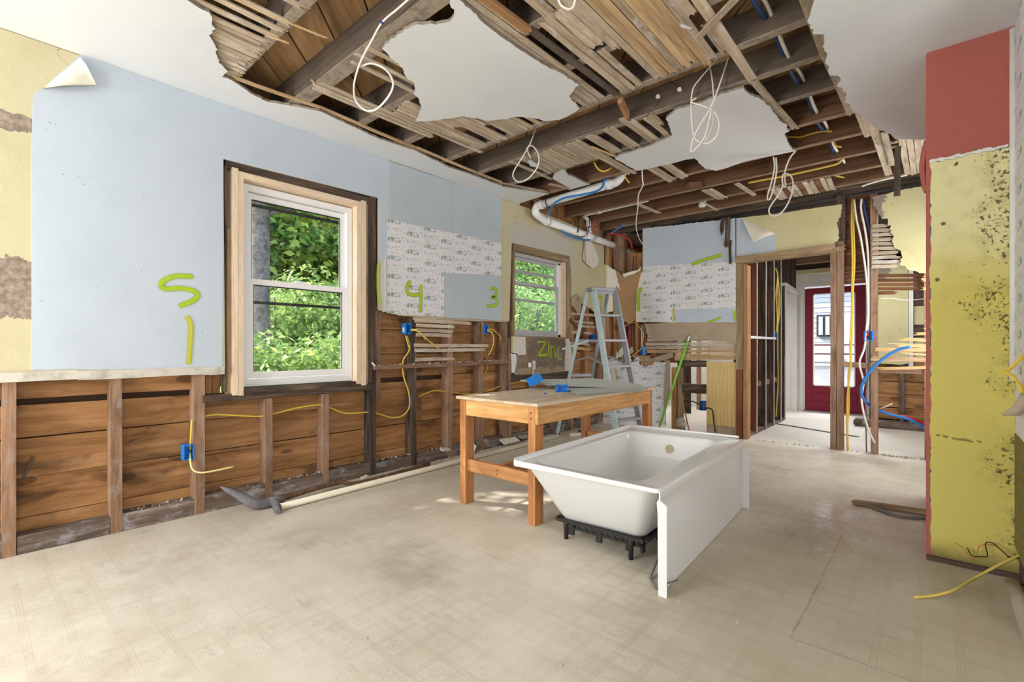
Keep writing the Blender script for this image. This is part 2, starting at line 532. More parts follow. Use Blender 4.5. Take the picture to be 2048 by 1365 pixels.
def floral(name, ax):
    m = Mat(name)
    v = m.coord(); xyz = m.xyz(v)
    p, q = xyz[ax], xyz[2]
    PW, PH = .205, .165
    cx = (p / PW).floor()
    q2 = q + cx.mod(2.0) * (PH * .5)
    lx, ly = (p / PW).fract(), (q2 / PH).fract()
    wob = m.noise(v, 55, 3, .6) - .5
    brk = m.noise(v, 38, 2, .5).step(.28, .42)
    c = m.mix(m.noise(v, 6, 4).step(.45, .75) * .5, lin((224, 225, 228)), lin((206, 208, 212)))
    def blob(c, x, y, rx, ry, rgb, a=.85):
        dx = (lx - x) / (rx * 1.0); dy = (ly - y) / (ry * 1.0)
        f = (dx * dx + dy * dy + wob * 1.3).step(1.2, .7)
        return m.mix(f * brk * a, c, lin(rgb))
    G, DG, BG, RD, BL, GR, YL = (104, 136, 104), (74, 112, 84), (128, 140, 168), (206, 110, 104), (110, 124, 178), (150, 158, 150), (222, 190, 130)
    for args in ((.56, .50, .20, .055, GR, .55), (.09, .55, .022, .10, DG, .85), (.16, .58, .026, .15, DG, .85), (.31, .60, .085, .14, G, .75), (.45, .66, .06, .06, BG, .55), (.60, .70, .075, .045, BG, .5), (.70, .58, .055, .09, G, .5),
                 (.86, .78, .035, .06, RD, .75), (.90, .62, .02, .07, RD, .45),
                 (.30, .86, .10, .03, GR, .45), (.52, .88, .06, .03, GR, .4), (.36, .16, .022, .045, BL, .7), (.50, .20, .06, .07, GR, .5), (.58, .06, .04, .04, GR, .5), (.12, .14, .06, .07, GR, .55), (.06, .22, .03, .04, BG, .5),
                 (.22, .10, .03, .03, YL, .7), (.90, .26, .05, .03, YL, .8), (.78, .14, .035, .06, RD, .35), (.68, .24, .04, .05, G, .4), (.95, .06, .03, .05, G, .5)):
        c = blob(c, *args)
    return m.done(c, .8, m.noise(v, 30, 3), .08, .003)
MAT['floral_left'] = floral('village_print_wallpaper', 1)
MAT['floral_back'] = floral('village_print_wallpaper_back', 0)

def lino():
    m = Mat('worn_linoleum')
    v = m.coord(); x, y, z = m.xyz(v)
    n = m.noise(v, 3.0, 6, .65)
    c = m.mix(n.step(.35, .7), lin((214, 206, 189)), lin((200, 190, 171)))
    PX, PY = .1168, .1215
    def lines(p, P, off):
        f = ((p + off) / P).fract()
        a = (f - .5).abs()
        return ((a - .085).abs().lt(.022) + a.lt(.03) * .7).clamp()
    L = lines(x, PX, .46).max(lines(y, PY, .03))
    wear = m.noise(v, 1.6, 5, .6).step(.35, .68)
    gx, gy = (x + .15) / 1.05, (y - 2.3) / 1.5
    grime_shade = (gx * gx + gy * gy + (m.noise(v, 4, 5) - .5) * 1.2) * -1.0
    c = m.mix(L * (wear * .22 + grime_shade.step(-2.2, -.3) * .12 + .02), c, lin((150, 134, 108)))
    # sprig in every second tile
    ix, iy = ((x + .46) / PX + .5).floor(), ((y + .03) / PY + .5).floor()
    par = (ix + iy).mod(2.0).lt(.5)
    fx, fy = ((x + .46) / PX + .5).fract() - .5, ((y + .03) / PY + .5).fract() - .5
    r = (fx * fx + fy * fy)._m('SQRT')
    sp = m.noise(v, 110, 2, .5).step(.52, .58) * r.lt(.28) * par
    c = m.mix(sp * (wear * .20 + .06), c, lin((126, 112, 92)))
    # scuffs drawn out along x, dirt patches, walked-in grime mixed with painted shade at the right front
    sc = m.noise(m.scale(v, (5, 30, 5)), 1.0, 7, .75, .6).step(.52, .74)
    c = m.mix(sc * wear * .42, c, lin((120, 106, 84)))
    dirt = m.noise(v, 1.15, 6, .68).step(.52, .72)
    c = m.mix(dirt * .46, c, lin((128, 114, 90)))
    c = m.mix(grime_shade.step(-1.3, -.1) * .5, c, lin((142, 128, 98)))
    seam = ((x + .415 + (m.noise(v, 9, 4) - .5) * .02).abs().lt(.005) * y.gt(2.08) * y.lt(3.5)).max((y - 2.08 + (m.noise(v, 9, 4) - .5) * .02).abs().lt(.004) * x.gt(-.415) * x.lt(.1))
    c = m.mix(seam * m.noise(v, 11, 4).step(.25, .65) * .42, c, lin((104, 90, 70)))
    spk = m.noise(v, 75, 3, .7).step(.735, .76)
    c = m.mix(spk * .8, c, lin((84, 72, 58)))
    white = (y - 6.1 + (m.noise(v, 5, 4) - .5) * .4).step(-.2, .3)
    c = m.mix(white * .75, c, lin((226, 220, 208)))
    hx, hy = (x + .50) / .30, (y - 3.55) / .85
    wet = m.noise(v, 5.5, 5, .65).step(.34, .52) * (hx * hx + hy * hy).step(1.1, .0)
    rough = m.noise(v, 7, 5, .6) * .35 + .36
    rough = rough * (wet * -.82 + 1.0)
    rip = m.noise(m.scale(v, (.9, 5.0, 1)), 1.0, 3, .5) * (y.step(3.0, 4.6)) * 5.0
    h = rip + m.noise(v, 24, 4) * .25 - L * .05
    return m.done(c, rough, h, .32, .012, spec=.4)
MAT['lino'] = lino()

def spray(name, c, c2=None):
    m = Mat(name)
    uv = m.xyz(m.coord('UV'))
    v = m.coord()
    d = (uv[1] - .5).abs() * 2.0
    e = (d + (m.noise(v, 260, 2) - .5) * .25).step(.95, .25) if False else None
    a = ((d * -1.0 + 1.0 + (m.noise(v, 140, 3) - .5) * .28).step(.04, .80)) * uv[0].step(.0, .7)
    cc = m.mix(m.noise(v, 14, 3), lin(c), lin(c2 or c))
    m.ln(a, m.b.inputs['Alpha'])
    return m.done(cc, .7)
MAT['lime'] = spray('lime_spray_paint', (178, 206, 44), (160, 190, 36))
MAT['olive'] = spray('olive_yellow_spray_paint', (206, 204, 52), (186, 188, 60))

MAT['vinyl'] = plain('white_window_vinyl', (240, 240, 240), .35)
MAT['vinyl_grey'] = plain('grey_window_aluminium', (190, 190, 194), .4)
MAT['gasket'] = plain('dark_window_seal', (44, 50, 50), .6)
MAT['pvc'] = plain('white_pvc_pipe', (238, 238, 236), .35)
MAT['pvc_mark'] = plain('purple_primer_stain', (126, 124, 178), .5)
MAT['cream_pvc'] = plain('cream_pipe', (220, 212, 190), .5)
MAT['pex_blue'] = plain('blue_pex', (60, 128, 204), .4)
MAT['pex_red'] = plain('red_pex', (196, 40, 44), .4)
MAT['romex_yellow'] = plain('yellow_cable_sheath', (222, 190, 76), .5)
MAT['romex_yellow_light'] = plain('pale_yellow_cable_sheath', (234, 220, 150), .5)
MAT['romex_white'] = plain('white_cable_sheath', (232, 228, 218), .5)
MAT['romex_yellow_mid'] = plain('worn_yellow_cable_sheath', (206, 184, 92), .5)
MAT['cable_black'] = plain('black_cable_sheath', (36, 36, 40), .6)
MAT['cable_grey'] = plain('grey_cable_sheath', (120, 118, 116), .6)
MAT['cable_blue'] = plain('blue_cable_sheath', (44, 72, 124), .5)
MAT['box_blue'] = plain('blue_plastic_box', (40, 128, 214), .45)
MAT['box_label'] = plain('white_sticker', (236, 236, 236), .6)
MAT['orange_wire'] = plain('orange_wire', (190, 104, 40), .6)
MAT['black'] = plain('black_plastic', (42, 40, 38), .5)
MAT['tub'] = plain('white_acrylic', (222, 223, 221), .18, spec=.5)
MAT['alu'] = Mat('dull_aluminium').done(lin((150, 154, 160)), .5, metal=.45)
MAT['alu_paint'] = plaster('paint_spattered_aluminium', (180, 196, 198), (150, 168, 174), .7, sc=12, bs=.05)
MAT['iron'] = plaster('dark_forged_iron', (120, 116, 120), (86, 82, 84), .6, sc=20, bs=.2)
MAT['green_pole'] = plain('lime_green_fibreglass', (126, 206, 62), .35)
MAT['copper'] = plain('copper_pipe', (176, 112, 84), .4)
MAT['board_grey'] = plaster('greenish_board_face', (190, 194, 182), (178, 182, 170), .4)
MAT['board_edge'] = plain('board_edge_grey', (150, 152, 146), .8)
MAT['overflow'] = plain('overflow_hole_tan', (186, 170, 142), .7)  # tan of the wood seen through the overflow
MAT['yellow_flake'] = plain('yellow_plaster_flake', (224, 190, 62), .6)
MAT['debris'] = plaster('plaster_rubble', (176, 166, 152), (130, 118, 104), .8, sc=25, bs=.4)
def glass():
    m = bpy.data.materials.new('window_glass'); m.use_nodes = True; t = m.node_tree
    t.nodes.remove(t.nodes['Principled BSDF'])
    a = t.nodes.new('ShaderNodeBsdfTransparent'); g = t.nodes.new('ShaderNodeBsdfGlossy'); g.inputs['Roughness'].default_value = .02
    lw = t.nodes.new('ShaderNodeLayerWeight'); f = t.nodes.new('ShaderNodeMath'); f.operation = 'POWER'; f.inputs[1].default_value = 4.0; t.links.new(lw.outputs['Facing'], f.inputs[0])
    f2 = t.nodes.new('ShaderNodeMath'); f2.operation = 'MULTIPLY_ADD'; f2.inputs[1].default_value = .75; f2.inputs[2].default_value = .035; t.links.new(f.outputs[0], f2.inputs[0]); f = f2
    mx = t.nodes.new('ShaderNodeMixShader')
    t.links.new(f.outputs[0], mx.inputs[0]); t.links.new(a.outputs[0], mx.inputs[1]); t.links.new(g.outputs[0], mx.inputs[2])
    t.links.new(mx.outputs[0], t.nodes['Material Output'].inputs[0])
    return m
MAT['glass'] = glass()
# ================================================================ SETTING
def structure(name, label, cat='wall', loc=(0, 0, 0)):
    return empty(name, loc, label, cat, None, 'structure')

# ---------------------------------------------------------------- floor
fl = bpy.data.meshes.new('floor')
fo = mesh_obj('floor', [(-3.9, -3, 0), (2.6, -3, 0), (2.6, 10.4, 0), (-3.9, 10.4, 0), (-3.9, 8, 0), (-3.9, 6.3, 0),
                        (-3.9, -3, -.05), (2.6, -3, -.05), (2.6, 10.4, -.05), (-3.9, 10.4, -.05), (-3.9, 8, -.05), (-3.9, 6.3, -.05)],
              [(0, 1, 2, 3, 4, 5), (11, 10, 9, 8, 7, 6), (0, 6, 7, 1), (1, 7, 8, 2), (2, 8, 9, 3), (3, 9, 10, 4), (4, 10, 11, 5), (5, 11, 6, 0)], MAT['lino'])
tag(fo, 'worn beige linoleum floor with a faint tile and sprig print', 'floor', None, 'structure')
# curled edge of the linoleum by the right-hand wall
def strip3(name, P, Q, mat, parent, th=.003):
    n = len(P); vs_ = [Vector(p) for p in P] + [Vector(q) for q in Q]
    vs_ += [v + Vector((th, 0, -th)) for v in vs_]
    fs = []
    for i in range(n - 1):
        fs += [(i, i + 1, n + i + 1, n + i), (2 * n + i + 1, 2 * n + i, 3 * n + i, 3 * n + i + 1)]
        fs += [(i + 1, i, 2 * n + i, 2 * n + i + 1), (n + i, n + i + 1, 3 * n + i + 1, 3 * n + i)]
    fs += [(0, n, 3 * n, 2 * n), (n - 1, 2 * n - 1 + 0, 4 * n - 1, 3 * n - 1)]
    return mesh_obj(name, vs_, fs, mat, parent, smooth=True)
ys = [3.28, 3.0, 2.7, 2.4, 2.1]
strip3('curled_edge', [(.245, y, .002) for y in ys], [(.288, y, .028 + .018 * math.sin(y * 5)) for y in ys], MAT['lino'], fo)

# ---------------------------------------------------------------- left wall
wl = structure('wall_left', 'left wall stripped to studs below, blue and yellow papered plaster above')
W1 = dict(y0=1.19, y1=2.325, z0=.79, z1=2.40)       # rough openings
W2 = dict(y0=4.17, y1=5.36, z0=1.235, z1=2.32)
rows = [(-.05, .17), (.17, .39), (.39, .61), (.61, .83), (.83, 1.05), (1.05, 1.27), (1.27, 1.49), (1.49, 1.71), (1.71, 1.93), (1.93, 2.15), (2.15, 2.37), (2.37, 2.59), (2.59, 2.81), (2.81, 3.1)]
for r, (z0, z1) in enumerate(rows):
    segs = [(-.6, 6.35)]
    for w in (W1, W2):
        if z1 > w['z0'] + .06 and z0 < w['z1']:
            ns = []
            for a, b in segs:
                if a < w['y0'] and b > w['y1']: ns += [(a, w['y0']), (w['y1'], b)]
                else: ns.append((a, b))
            segs = ns
    for a, b in segs:
        cut = [a]
        if b - a > 3.5: cut.append(a + (b - a) * random.uniform(.3, .7))
        cut.append(b)
        for c0, c1 in zip(cut, cut[1:]):
            zz1 = z1 if not (z1 > .79 and z0 < .79 and c0 < 1.8 < c1) else .79
            gap = random.uniform(.003, .008)
            dx = random.uniform(-.003, .003)
            board('plank', (XP - .011 + dx, c0 + .001, (z0 + zz1) / 2), (XP - .011 + dx, c1 - .001, (z0 + zz1) / 2), zz1 - z0 - gap, .022, (1, 0, 0), MAT['plank'], wl, seg=6, warp=.002)
# outer skin behind the boards, open at the windows
for yr, zr_ in (((-.8, W1['y0']), (-.1, 3.2)), ((W1['y1'], W2['y0']), (-.1, 3.2)), ((W2['y1'], 10.2), (-.1, 3.2)), ((W1['y0'], W1['y1']), (-.1, W1['z0'] - .02)), ((W1['y0'], W1['y1']), (W1['z1'], 3.2)), ((W2['y0'], W2['y1']), (-.1, W2['z0'] - .02)), ((W2['y0'], W2['y1']), (W2['z1'], 3.2))):
    box('outer_sheathing', (XP - .05, XP - .028), yr, zr_, MAT['skin'], wl)

# studs (right edge in y, width, top, material)
SD = .098
def stud_y(y1, w, z0, z1, mat, name='stud', front=XS, depth=SD):
    return board(name, (front - depth / 2, y1 - w / 2, z0), (front - depth / 2, y1 - w / 2, z1), w, depth, (1, 0, 0), mat, wl, seg=4, warp=.0015)
stud_y(-.22, .055, 0, 2.78, MAT['stud'])
stud_y(.18, .052, 0, 2.78, MAT['stud'])
stud_y(.623, .055, 0, 2.78, MAT['stud'])
stud_y(1.061, .062, 0, 2.78, MAT['stud'])
stud_y(1.498, .052, 0, .735, MAT['stud'])
stud_y(1.938, .052, 0, .735, MAT['stud'])
stud_y(2.372, .058, 0, 2.78, MAT['stud_dark'])
stud_y(2.44, .05, .62, 1.52, MAT['stud'], front=XS - .035, depth=.06)
stud_y(2.809, .055, 0, 2.78, MAT['stud_dark'])
stud_y(3.259, .06, 0, 2.78, MAT['stud'])
stud_y(3.704, .06, 0, 2.78, MAT['stud'])
stud_y(4.09, .07, 0, 2.78, MAT['stud'])
stud_y(4.165, .06, 0, 1.22, MAT['stud'])
stud_y(4.62, .055, 0, .80, MAT['stud'])
stud_y(5.02, .055, 0, .80, MAT['stud'])
stud_y(5.43, .06, 0, 2.78, MAT['stud'])
stud_y(5.80, .055, 0, 2.7, MAT['orange_wood'])
stud_y(6.17, .06, 0, 2.7, MAT['stud'])
# short upright pieces left of the big window
for y0, y1 in ((1.085, 1.125), (1.13, 1.17)):
    board('sheathing_piece', (XP + .012, (y0 + y1) / 2, .79), (XP + .012, (y0 + y1) / 2, .955), y1 - y0, .02, (1, 0, 0), MAT['plank'], wl)
# sole plate pieces between the studs, dusty on top
ed = [(-.5, -.275), (-.22, .128), (.18, .568), (.623, .999), (1.061, 1.446), (1.498, 1.886), (1.938, 2.314), (2.372, 2.754), (2.809, 3.199), (3.259, 3.644), (3.704, 4.02), (4.165, 4.565), (4.62, 4.965), (5.02, 5.37), (5.43, 5.745), (5.80, 6.11)]
for a, b in ed:
    h = random.uniform(.095, .115)
    board('sole_plate', (XS - SD / 2, a + .002, h / 2), (XS - SD / 2, b - .002, h / 2), SD - .004, h, (0, 0, 1), MAT['plate'], wl, seg=4, warp=.002)
# two weathered boards under the large window
p, q = onx(405, 810, XS), onx(742, 776, XS)
board('sill_board', (XS - .045, p.y, .765), (XS - .045, q.y, .765), .105, .05, (0, 0, 1), MAT['stud_dark'], wl, seg=5, warp=.003)
# ledge of the old chair rail left of the window: the thick rim where the plaster ends
MAT['dirty_white'] = plaster('dirty_white_paint', (206, 201, 190), (150, 142, 130), .7, sc=14, bs=.3)
for y0, y1 in ((-.6, .42), (.42, 1.02), (1.02, 1.17)):
    board('plaster_ground', (XS + .014, y0, .952), (XS + .014, y1, .952), .052, .028, (1, 0, 0), MAT['dirty_white'], wl, seg=6, warp=.0035)
for y0, y1 in ((-.5, -.28), (-.22, .127), (.181, .567), (.624, .998)):
    board('ledger', (XP + .022, y0, .883), (XP + .022, y1, .883), .108, .022, (1, 0, 0), MAT['plank'], wl, seg=3, warp=.001)
board('splinter', onx(47, 956, XP + .006), onx(66, 915, XP + .006), .014, .008, (1, 0, 0), MAT['stud_dark'], wl)

# yellow plaster that lies under the papers: one sheet around both windows
ceil_line = [(-.6, 2.772), (6.19, 2.772)]
out = ([(-.6, .972)] + [(y, z) for (y, z) in [(1.175, .972)]] + pxl([(447, 318)], XW) + pxl([(757, 396)], XW) + pxl([(757, 620, .006), (800, 632, .006), (900, 636, .006), (1000, 641, .005), (1019, 642)], XW)
       + pxl([(1024, 486)], XW) + pxl([(1140, 513, .01), (1143, 560, .012), (1143, 612, .02), (1165, 606, .02), (1190, 624, .012)], XW) + [(6.19, 1.42), (6.19, 2.60, .02), (5.95, 2.68, .01), (5.75, 2.72)] + [(5.2, 2.76), (4.6, 2.772), (-.6, 2.772)])
sheet('plaster', [ragged(out)], lambda a, b: (XW - .003, a, b), (-.019, 0, 0), [MAT['yellow'], MAT['plaster_core']], wl)

# blue paper over it
blue = pxl([(62, 741), (63, 640), (63, 420), (64, 260), (65, 200), (68, 188), (75, 181), (86, 177)], XW) + [(onx(160, 116, XW).y, 2.774), (1.5, 2.774), (onx(778, 324, XW).y, 2.774)] \
     + pxl([(778, 440), (760, 520), (758, 600), (757, 396), (600, 356), (447, 318), (446, 500), (445, 722), (445, 738, .004)], XW)
sheet('wallpaper_sheet', [ragged(blue, .03)], lambda a, b: (XW - .001, a, b), (-.002, 0, 0), [MAT['blue_paper'], MAT['paper_back']], wl)
for pts, off in (([(778.6, 322.5), (905, 364.5), (905, 466), (778.6, 438)], .001), ([(906, 365), (1003.5, 396.5), (1003.5, 487), (906, 466)], .0006)):
    sheet('wallpaper_sheet', [pxl(pts, XW)], lambda a, b, o=off: (XW + o, a, b), (-.003, 0, 0), [MAT['blue_grey'], MAT['paper_back']], wl)['label'] = 'grey-blue panel sheet'
sheet('wallpaper_sheet', [ragged(pxl([(775, 438, .003), (905, 466, .003), (1002, 487), (1002, 552), (888, 546), (888, 634, .006), (775, 627)], XW), .02)],
      lambda a, b: (XW + .002, a, b), (-.004, 0, 0), [MAT['floral_left'], MAT['paper_back']], wl)['label'] = 'wallpaper with a small village print'
sheet('wallpaper_sheet', [ragged(pxl([(888.5, 546), (1003, 552.5), (1003, 641, .006), (888.5, 635)], XW), .02)],
      lambda a, b: (XW + .0018, a, b), (-.0038, 0, 0), [MAT['blue_grey'], MAT['paper_back']], wl)['label'] = 'pale blue patch'
sheet('wallpaper_sheet', [ragged(pxl([(758, 400), (776, 404), (776, 628, .006), (758, 598)], XW), .02)],
      lambda a, b: (XW + .0004, a, b), (-.003, 0, 0), [MAT['blue_paper'], MAT['paper_back']], wl)

def flap(name, A, B, tip, lift, nrm, mats, parent, n=8, bulge=.35):
    """triangular flap of paper folded over the line A-B with a rolled fold, its tip stands off the wall by lift"""
    A, B, tip, nrm = Vector(A), Vector(B), Vector(tip), Vector(nrm)
    vs_, fs = [], []
    for i in range(n + 1):
        t = i / n
        d = nrm * (lift * (math.sin(min(t * 2.2, 1) * math.pi / 2)) * (1 - .25 * t) + .002)
        L, R = A.lerp(tip, t) + d, B.lerp(tip, t) + d
        for j in range(5):
            vs_.append(L.lerp(R, j / 4))
    m = len(vs_)
    vs_ += [v - nrm * .0025 for v in vs_]
    for i in range(n):
        for j in range(4):
            a = i * 5 + j
            fs.append((a, a + 1, a + 6, a + 5)); fs.append((m + a + 1, m + a, m + a + 5, m + a + 6))
        for j in (0, 4):
            a = i * 5 + j
            fs.append((a, a + 5, m + a + 5, m + a))
    o = mesh_obj(name, vs_, fs, mats, parent, smooth=False)
    o.data.polygons.foreach_set('use_smooth', [True] * len(fs))
    return o
flap('peeled_flap', onx(84, 178, XW), onx(160, 115, XW), onx(190, 174, XW), .045, (1, 0, 0), MAT['paper_back'], wl)['label'] = 'folded-over corner of the blue wallpaper showing its cream back'
# paper curling off beside the large window, tip of paper left of the small window
def curl(name, P, R, mat, parent, nrm=(1, 0, 0)):
    n = len(P); vs_ = []
    for t, b in ((0, 0), (.35, .6), (.7, 1.0), (1, 1.5)):
        for p, q in zip(P, R): vs_.append(Vector(p).lerp(Vector(q), t) + Vector(nrm) * (.028 * b * b * .5 + .003))
    k = len(vs_); vs_ += [v - Vector(nrm) * .002 for v in vs_]
    fs = []
    for r in range(3):
        for i in range(n - 1):
            a = r * n + i
            fs += [(a, a + 1, a + n + 1, a + n), (k + a + 1, k + a, k + a + n, k + a + n + 1)]
    for i in range(n - 1): fs += [(i, i + 1, k + i + 1, k + i), (3 * n + i + 1, 3 * n + i, k + 3 * n + i, k + 3 * n + i + 1)]
    return mesh_obj(name, vs_, fs, mat, parent, smooth=True)
curl('peeled_flap', [onx(772, v, XW) for v in (520, 560, 590, 622)], [onx(753 + (v > 600) * 8, v + 2, XW) for v in (520, 560, 592, 624)], MAT['white_paper'], wl)
curl('peeled_flap', [onx(1180, v, XW) for v in (478, 500, 530, 536)], [onx(u, v, XW) for u, v in ((1166, 480), (1165, 500), (1168, 528), (1178, 537))], MAT['white_paper'], wl)
sheet('peeled_flap', [pxl([(1168, 482), (1180, 480), (1188, 498), (1196, 518), (1192, 532), (1182, 537), (1170, 530), (1163, 518)], XW)], lambda a, b: (XW + .03 + (2.2 - b) * .05, a, b), (-.003, 0, 0), [MAT['white_paper'], MAT['paper_back']], wl)['label'] = 'hanging flap of white paper'
sheet('peeled_flap', [pxl([(1142, 596), (1154, 588), (1152, 600), (1160, 606), (1160, 622), (1154, 628), (1148, 618), (1142, 612)], XW)], lambda a, b: (XW + .02, a, b), (-.003, 0, 0), [MAT['tan_board'], MAT['paper_back']], wl)
sheet('peeled_flap', [pxl([(1153, 590), (1160, 596), (1161, 606), (1154, 604)], XW)], lambda a, b: (XW + .028, a, b), (-.003, 0, 0), [MAT['tan_board'], MAT['paper_back']], wl)

# panel below the small window
sheet('plaster', [ragged(pxl([(1024, 673), (1139, 678, .004), (1143, 700, .006), (1143, 742, .004), (1090, 748, .004), (1030, 750, .008), (1034, 726, .01), (1036, 708), (1024, 706)], XS + .02), .02)],
      lambda a, b: (XS + .02, a, b), (-.016, 0, 0), [MAT['zinc_panel'], MAT['plaster_core']], wl)['label'] = 'grey-brown plaster panel under the small window'
sheet('plaster', [ragged(pxl([(1022, 708, .006), (1033, 708, .008), (1034, 730, .006), (1032, 748, .006), (1024, 746)], XS + .01), .015)], lambda a, b: (XS + .008, a, b), (-.01, 0, 0), [MAT['white_trim'], MAT['plaster_core']], wl)
board('sill_board', (XS - .02, 4.15, .76), (XS - .02, 5.4, .755), .09, .05, (1, 0, 0), MAT['stud_dark'], wl, seg=6, warp=.004)
# laths still nailed between the windows
for a, b in (((826, 636.5), (1018, 641)), ((829, 642), (942, 647)), ((832, 651), (911, 654)), ((832, 660), (908, 664)), ((832, 669.5), (902, 672)), ((828, 691), (975, 692)), ((829, 701), (971, 700)), ((831, 720), (908, 717.5))):
    p, q = onx(*a, XS + .005), onx(*b, XS + .005)
    board('lath', p, q, .033, .009, (1, 0, 0), MAT['lath'], wl, rag=(.002, .022), seg=3, warp=.002)
p, q = onx(748, 736, XS + .015), onx(1019, 724, XS + .015)
board('rail', p, q, .038, .034, (0, 0, 1), MAT['stud'], wl, seg=6, warp=.003)
board('lath', onx(744, 726, XS + .02), onx(752, 735, XS + .02), .012, .012, (1, 0, 0), MAT['white_trim'], wl)
# laths in the corner beyond the small window
for v, u0, u1 in ((628, 1140, 1200), (643, 1139, 1186), (651, 1139, 1190), (664, 1139, 1182), (686, 1139, 1180)):
    board('lath', onx(u0, v, XS + .004), onx(u1, v + 4, XS + .004), .034, .009, (1, 0, 0), MAT['lath'], wl, rag=(.003, .02), seg=3, warp=.003)
board('brace', onx(1140, 640, XS + .02), onx(1187, 692, XS + .02), .045, .02, (1, 0, 0), MAT['lath_dark'], wl, seg=3)
board('lath', onx(1143, 695, XS + .004), onx(1180, 700, XS + .004), .04, .01, (1, 0, 0), MAT['lath_clean'], wl, rag=(.01, .02))

# spray-painted marks
NX = (1, 0, 0)
def SL(name, pts, w, mat, x, lab): return stroke(name, [onx(u, v, x) for u, v in pts], w, mat, NX, wl, lab)
SL('spray_numeral', [(383, 553), (350, 553), (329, 561), (322, 571), (331, 578), (360, 577), (384, 581), (395, 590), (385, 602), (360, 612)], .023, MAT['lime'], XW + .001, 'lime spray-painted numeral 5')
SL('spray_numeral', [(374, 634), (381, 650), (380, 690), (377, 727)], .020, MAT['olive'], XW + .001, 'olive-yellow spray-painted numeral 1')
g = lambda x, y: (760 + x / 6.204, 420 + y / 6.204)
SL('spray_numeral', [g(372, 890), g(340, 940), g(333, 1000), g(360, 1045), g(430, 1058), g(500, 1045)], .025, MAT['lime'], XW + .004, 'lime spray-painted numeral 4')
SL('spray_numeral_stroke', [g(508, 940), g(508, 1060), g(505, 1160), g(500, 1262)], .025, MAT['lime'], XW + .0045, 'upright of the numeral 4')
SL('spray_numeral', [g(1372, 978), g(1425, 978), g(1452, 1012), g(1430, 1062), g(1385, 1088), g(1440, 1098), g(1456, 1140), g(1425, 1185), g(1325, 1198)], .023, MAT['lime'], XW + .004, 'lime spray-painted numeral 3')
SL('spray_mark', [(757, 530), (756, 560), (757, 588), (760, 606)], .022, MAT['lime'], XW + .03, 'lime stroke on the curling paper')
z_ = lambda x, y: (980 + x / 8.533, 640 + y / 8.533)
XZ = XS + .0215
SL('spray_letter', [z_(815, 385), z_(870, 375), z_(925, 378), z_(938, 400), z_(915, 450), z_(885, 500), z_(850, 560), z_(830, 600)], .017, MAT['lime'], XZ, 'lime letter Z')
SL('spray_letter', [z_(828, 602), z_(870, 606), z_(960, 600)], .024, MAT['lime'], XZ + .0004, 'foot of the letter Z')
SL('spray_letter', [z_(995, 405), z_(996, 500), z_(996, 625)], .013, MAT['lime'], XZ, 'lime letter i')
SL('spray_letter', [z_(994, 368), z_(996, 378), z_(998, 386)], .012, MAT['lime'], XZ, 'dot of the letter i')
SL('spray_letter', [z_(1040, 440), z_(1042, 540), z_(1042, 640)], .015, MAT['lime'], XZ, 'lime letter n')
SL('spray_letter', [z_(1045, 490), z_(1075, 455), z_(1100, 500), z_(1108, 580), z_(1110, 650)], .013, MAT['lime'], XZ + .0004, 'arch of the letter n')
SL('spray_letter', [z_(1192, 462), z_(1165, 490), z_(1150, 550), z_(1158, 620), z_(1180, 660), z_(1212, 682)], .013, MAT['lime'], XZ, 'lime letter c')
SL('spray_mark', [z_(372, 290), z_(371, 400), z_(370, 545)], .018, MAT['lime'], XZ, 'lime stroke at the left rim of the panel')
SL('spray_mark', [(1193, 600), (1198, 595), (1203, 593), (1203, 606), (1202, 622)], .02, MAT['lime'], XW + .001, 'lime numeral 1 in the corner')
# rubble lying on rail and plates: nobody could count it
def rubble(name, spots, parent, mat, n=26, s=.012):
    vs_, fs = [], []
    for (a, b) in spots:
        a, b = Vector(a), Vector(b)
        for i in range(n):
            c = a.lerp(b, random.random()) + Vector((random.uniform(-.02, .02), 0, 0))
            r = s * random.uniform(.3, 1.2)
            k = len(vs_)
            for d in ((1, 0, -.5), (-.7, .8, -.5), (-.6, -.9, -.5), (.1, 0, .8)):
                vs_.append(c + Vector([x * r * random.uniform(.6, 1.3) for x in d]) + Vector((0, 0, r * .45)))
            fs += [(k, k + 2, k + 1), (k, k + 1, k + 3), (k + 1, k + 2, k + 3), (k + 2, k, k + 3)]
    o = mesh_obj(name, vs_, fs, mat, parent)
    o['kind'] = 'stuff'
    return o
p, q = onx(752, 733, XS + .01), onx(1015, 721, XS + .01)
rubble('plaster_rubble', [(p, q)] * 5 + [((XS - .04, a, .105), (XS - .04, b, .105)) for a, b in ed[3:]] + [((XS + .06, y, .004), (XS + .05, y + .35, .004)) for y in (2.4, 2.9, 3.3, 3.8, 4.3, 4.7, 5.2, 5.6)], wl, MAT['debris'])

# ---------------------------------------------------------------- ceiling
ce = structure('ceiling', 'broken white plaster ceiling with bare laths and joists', 'ceiling')
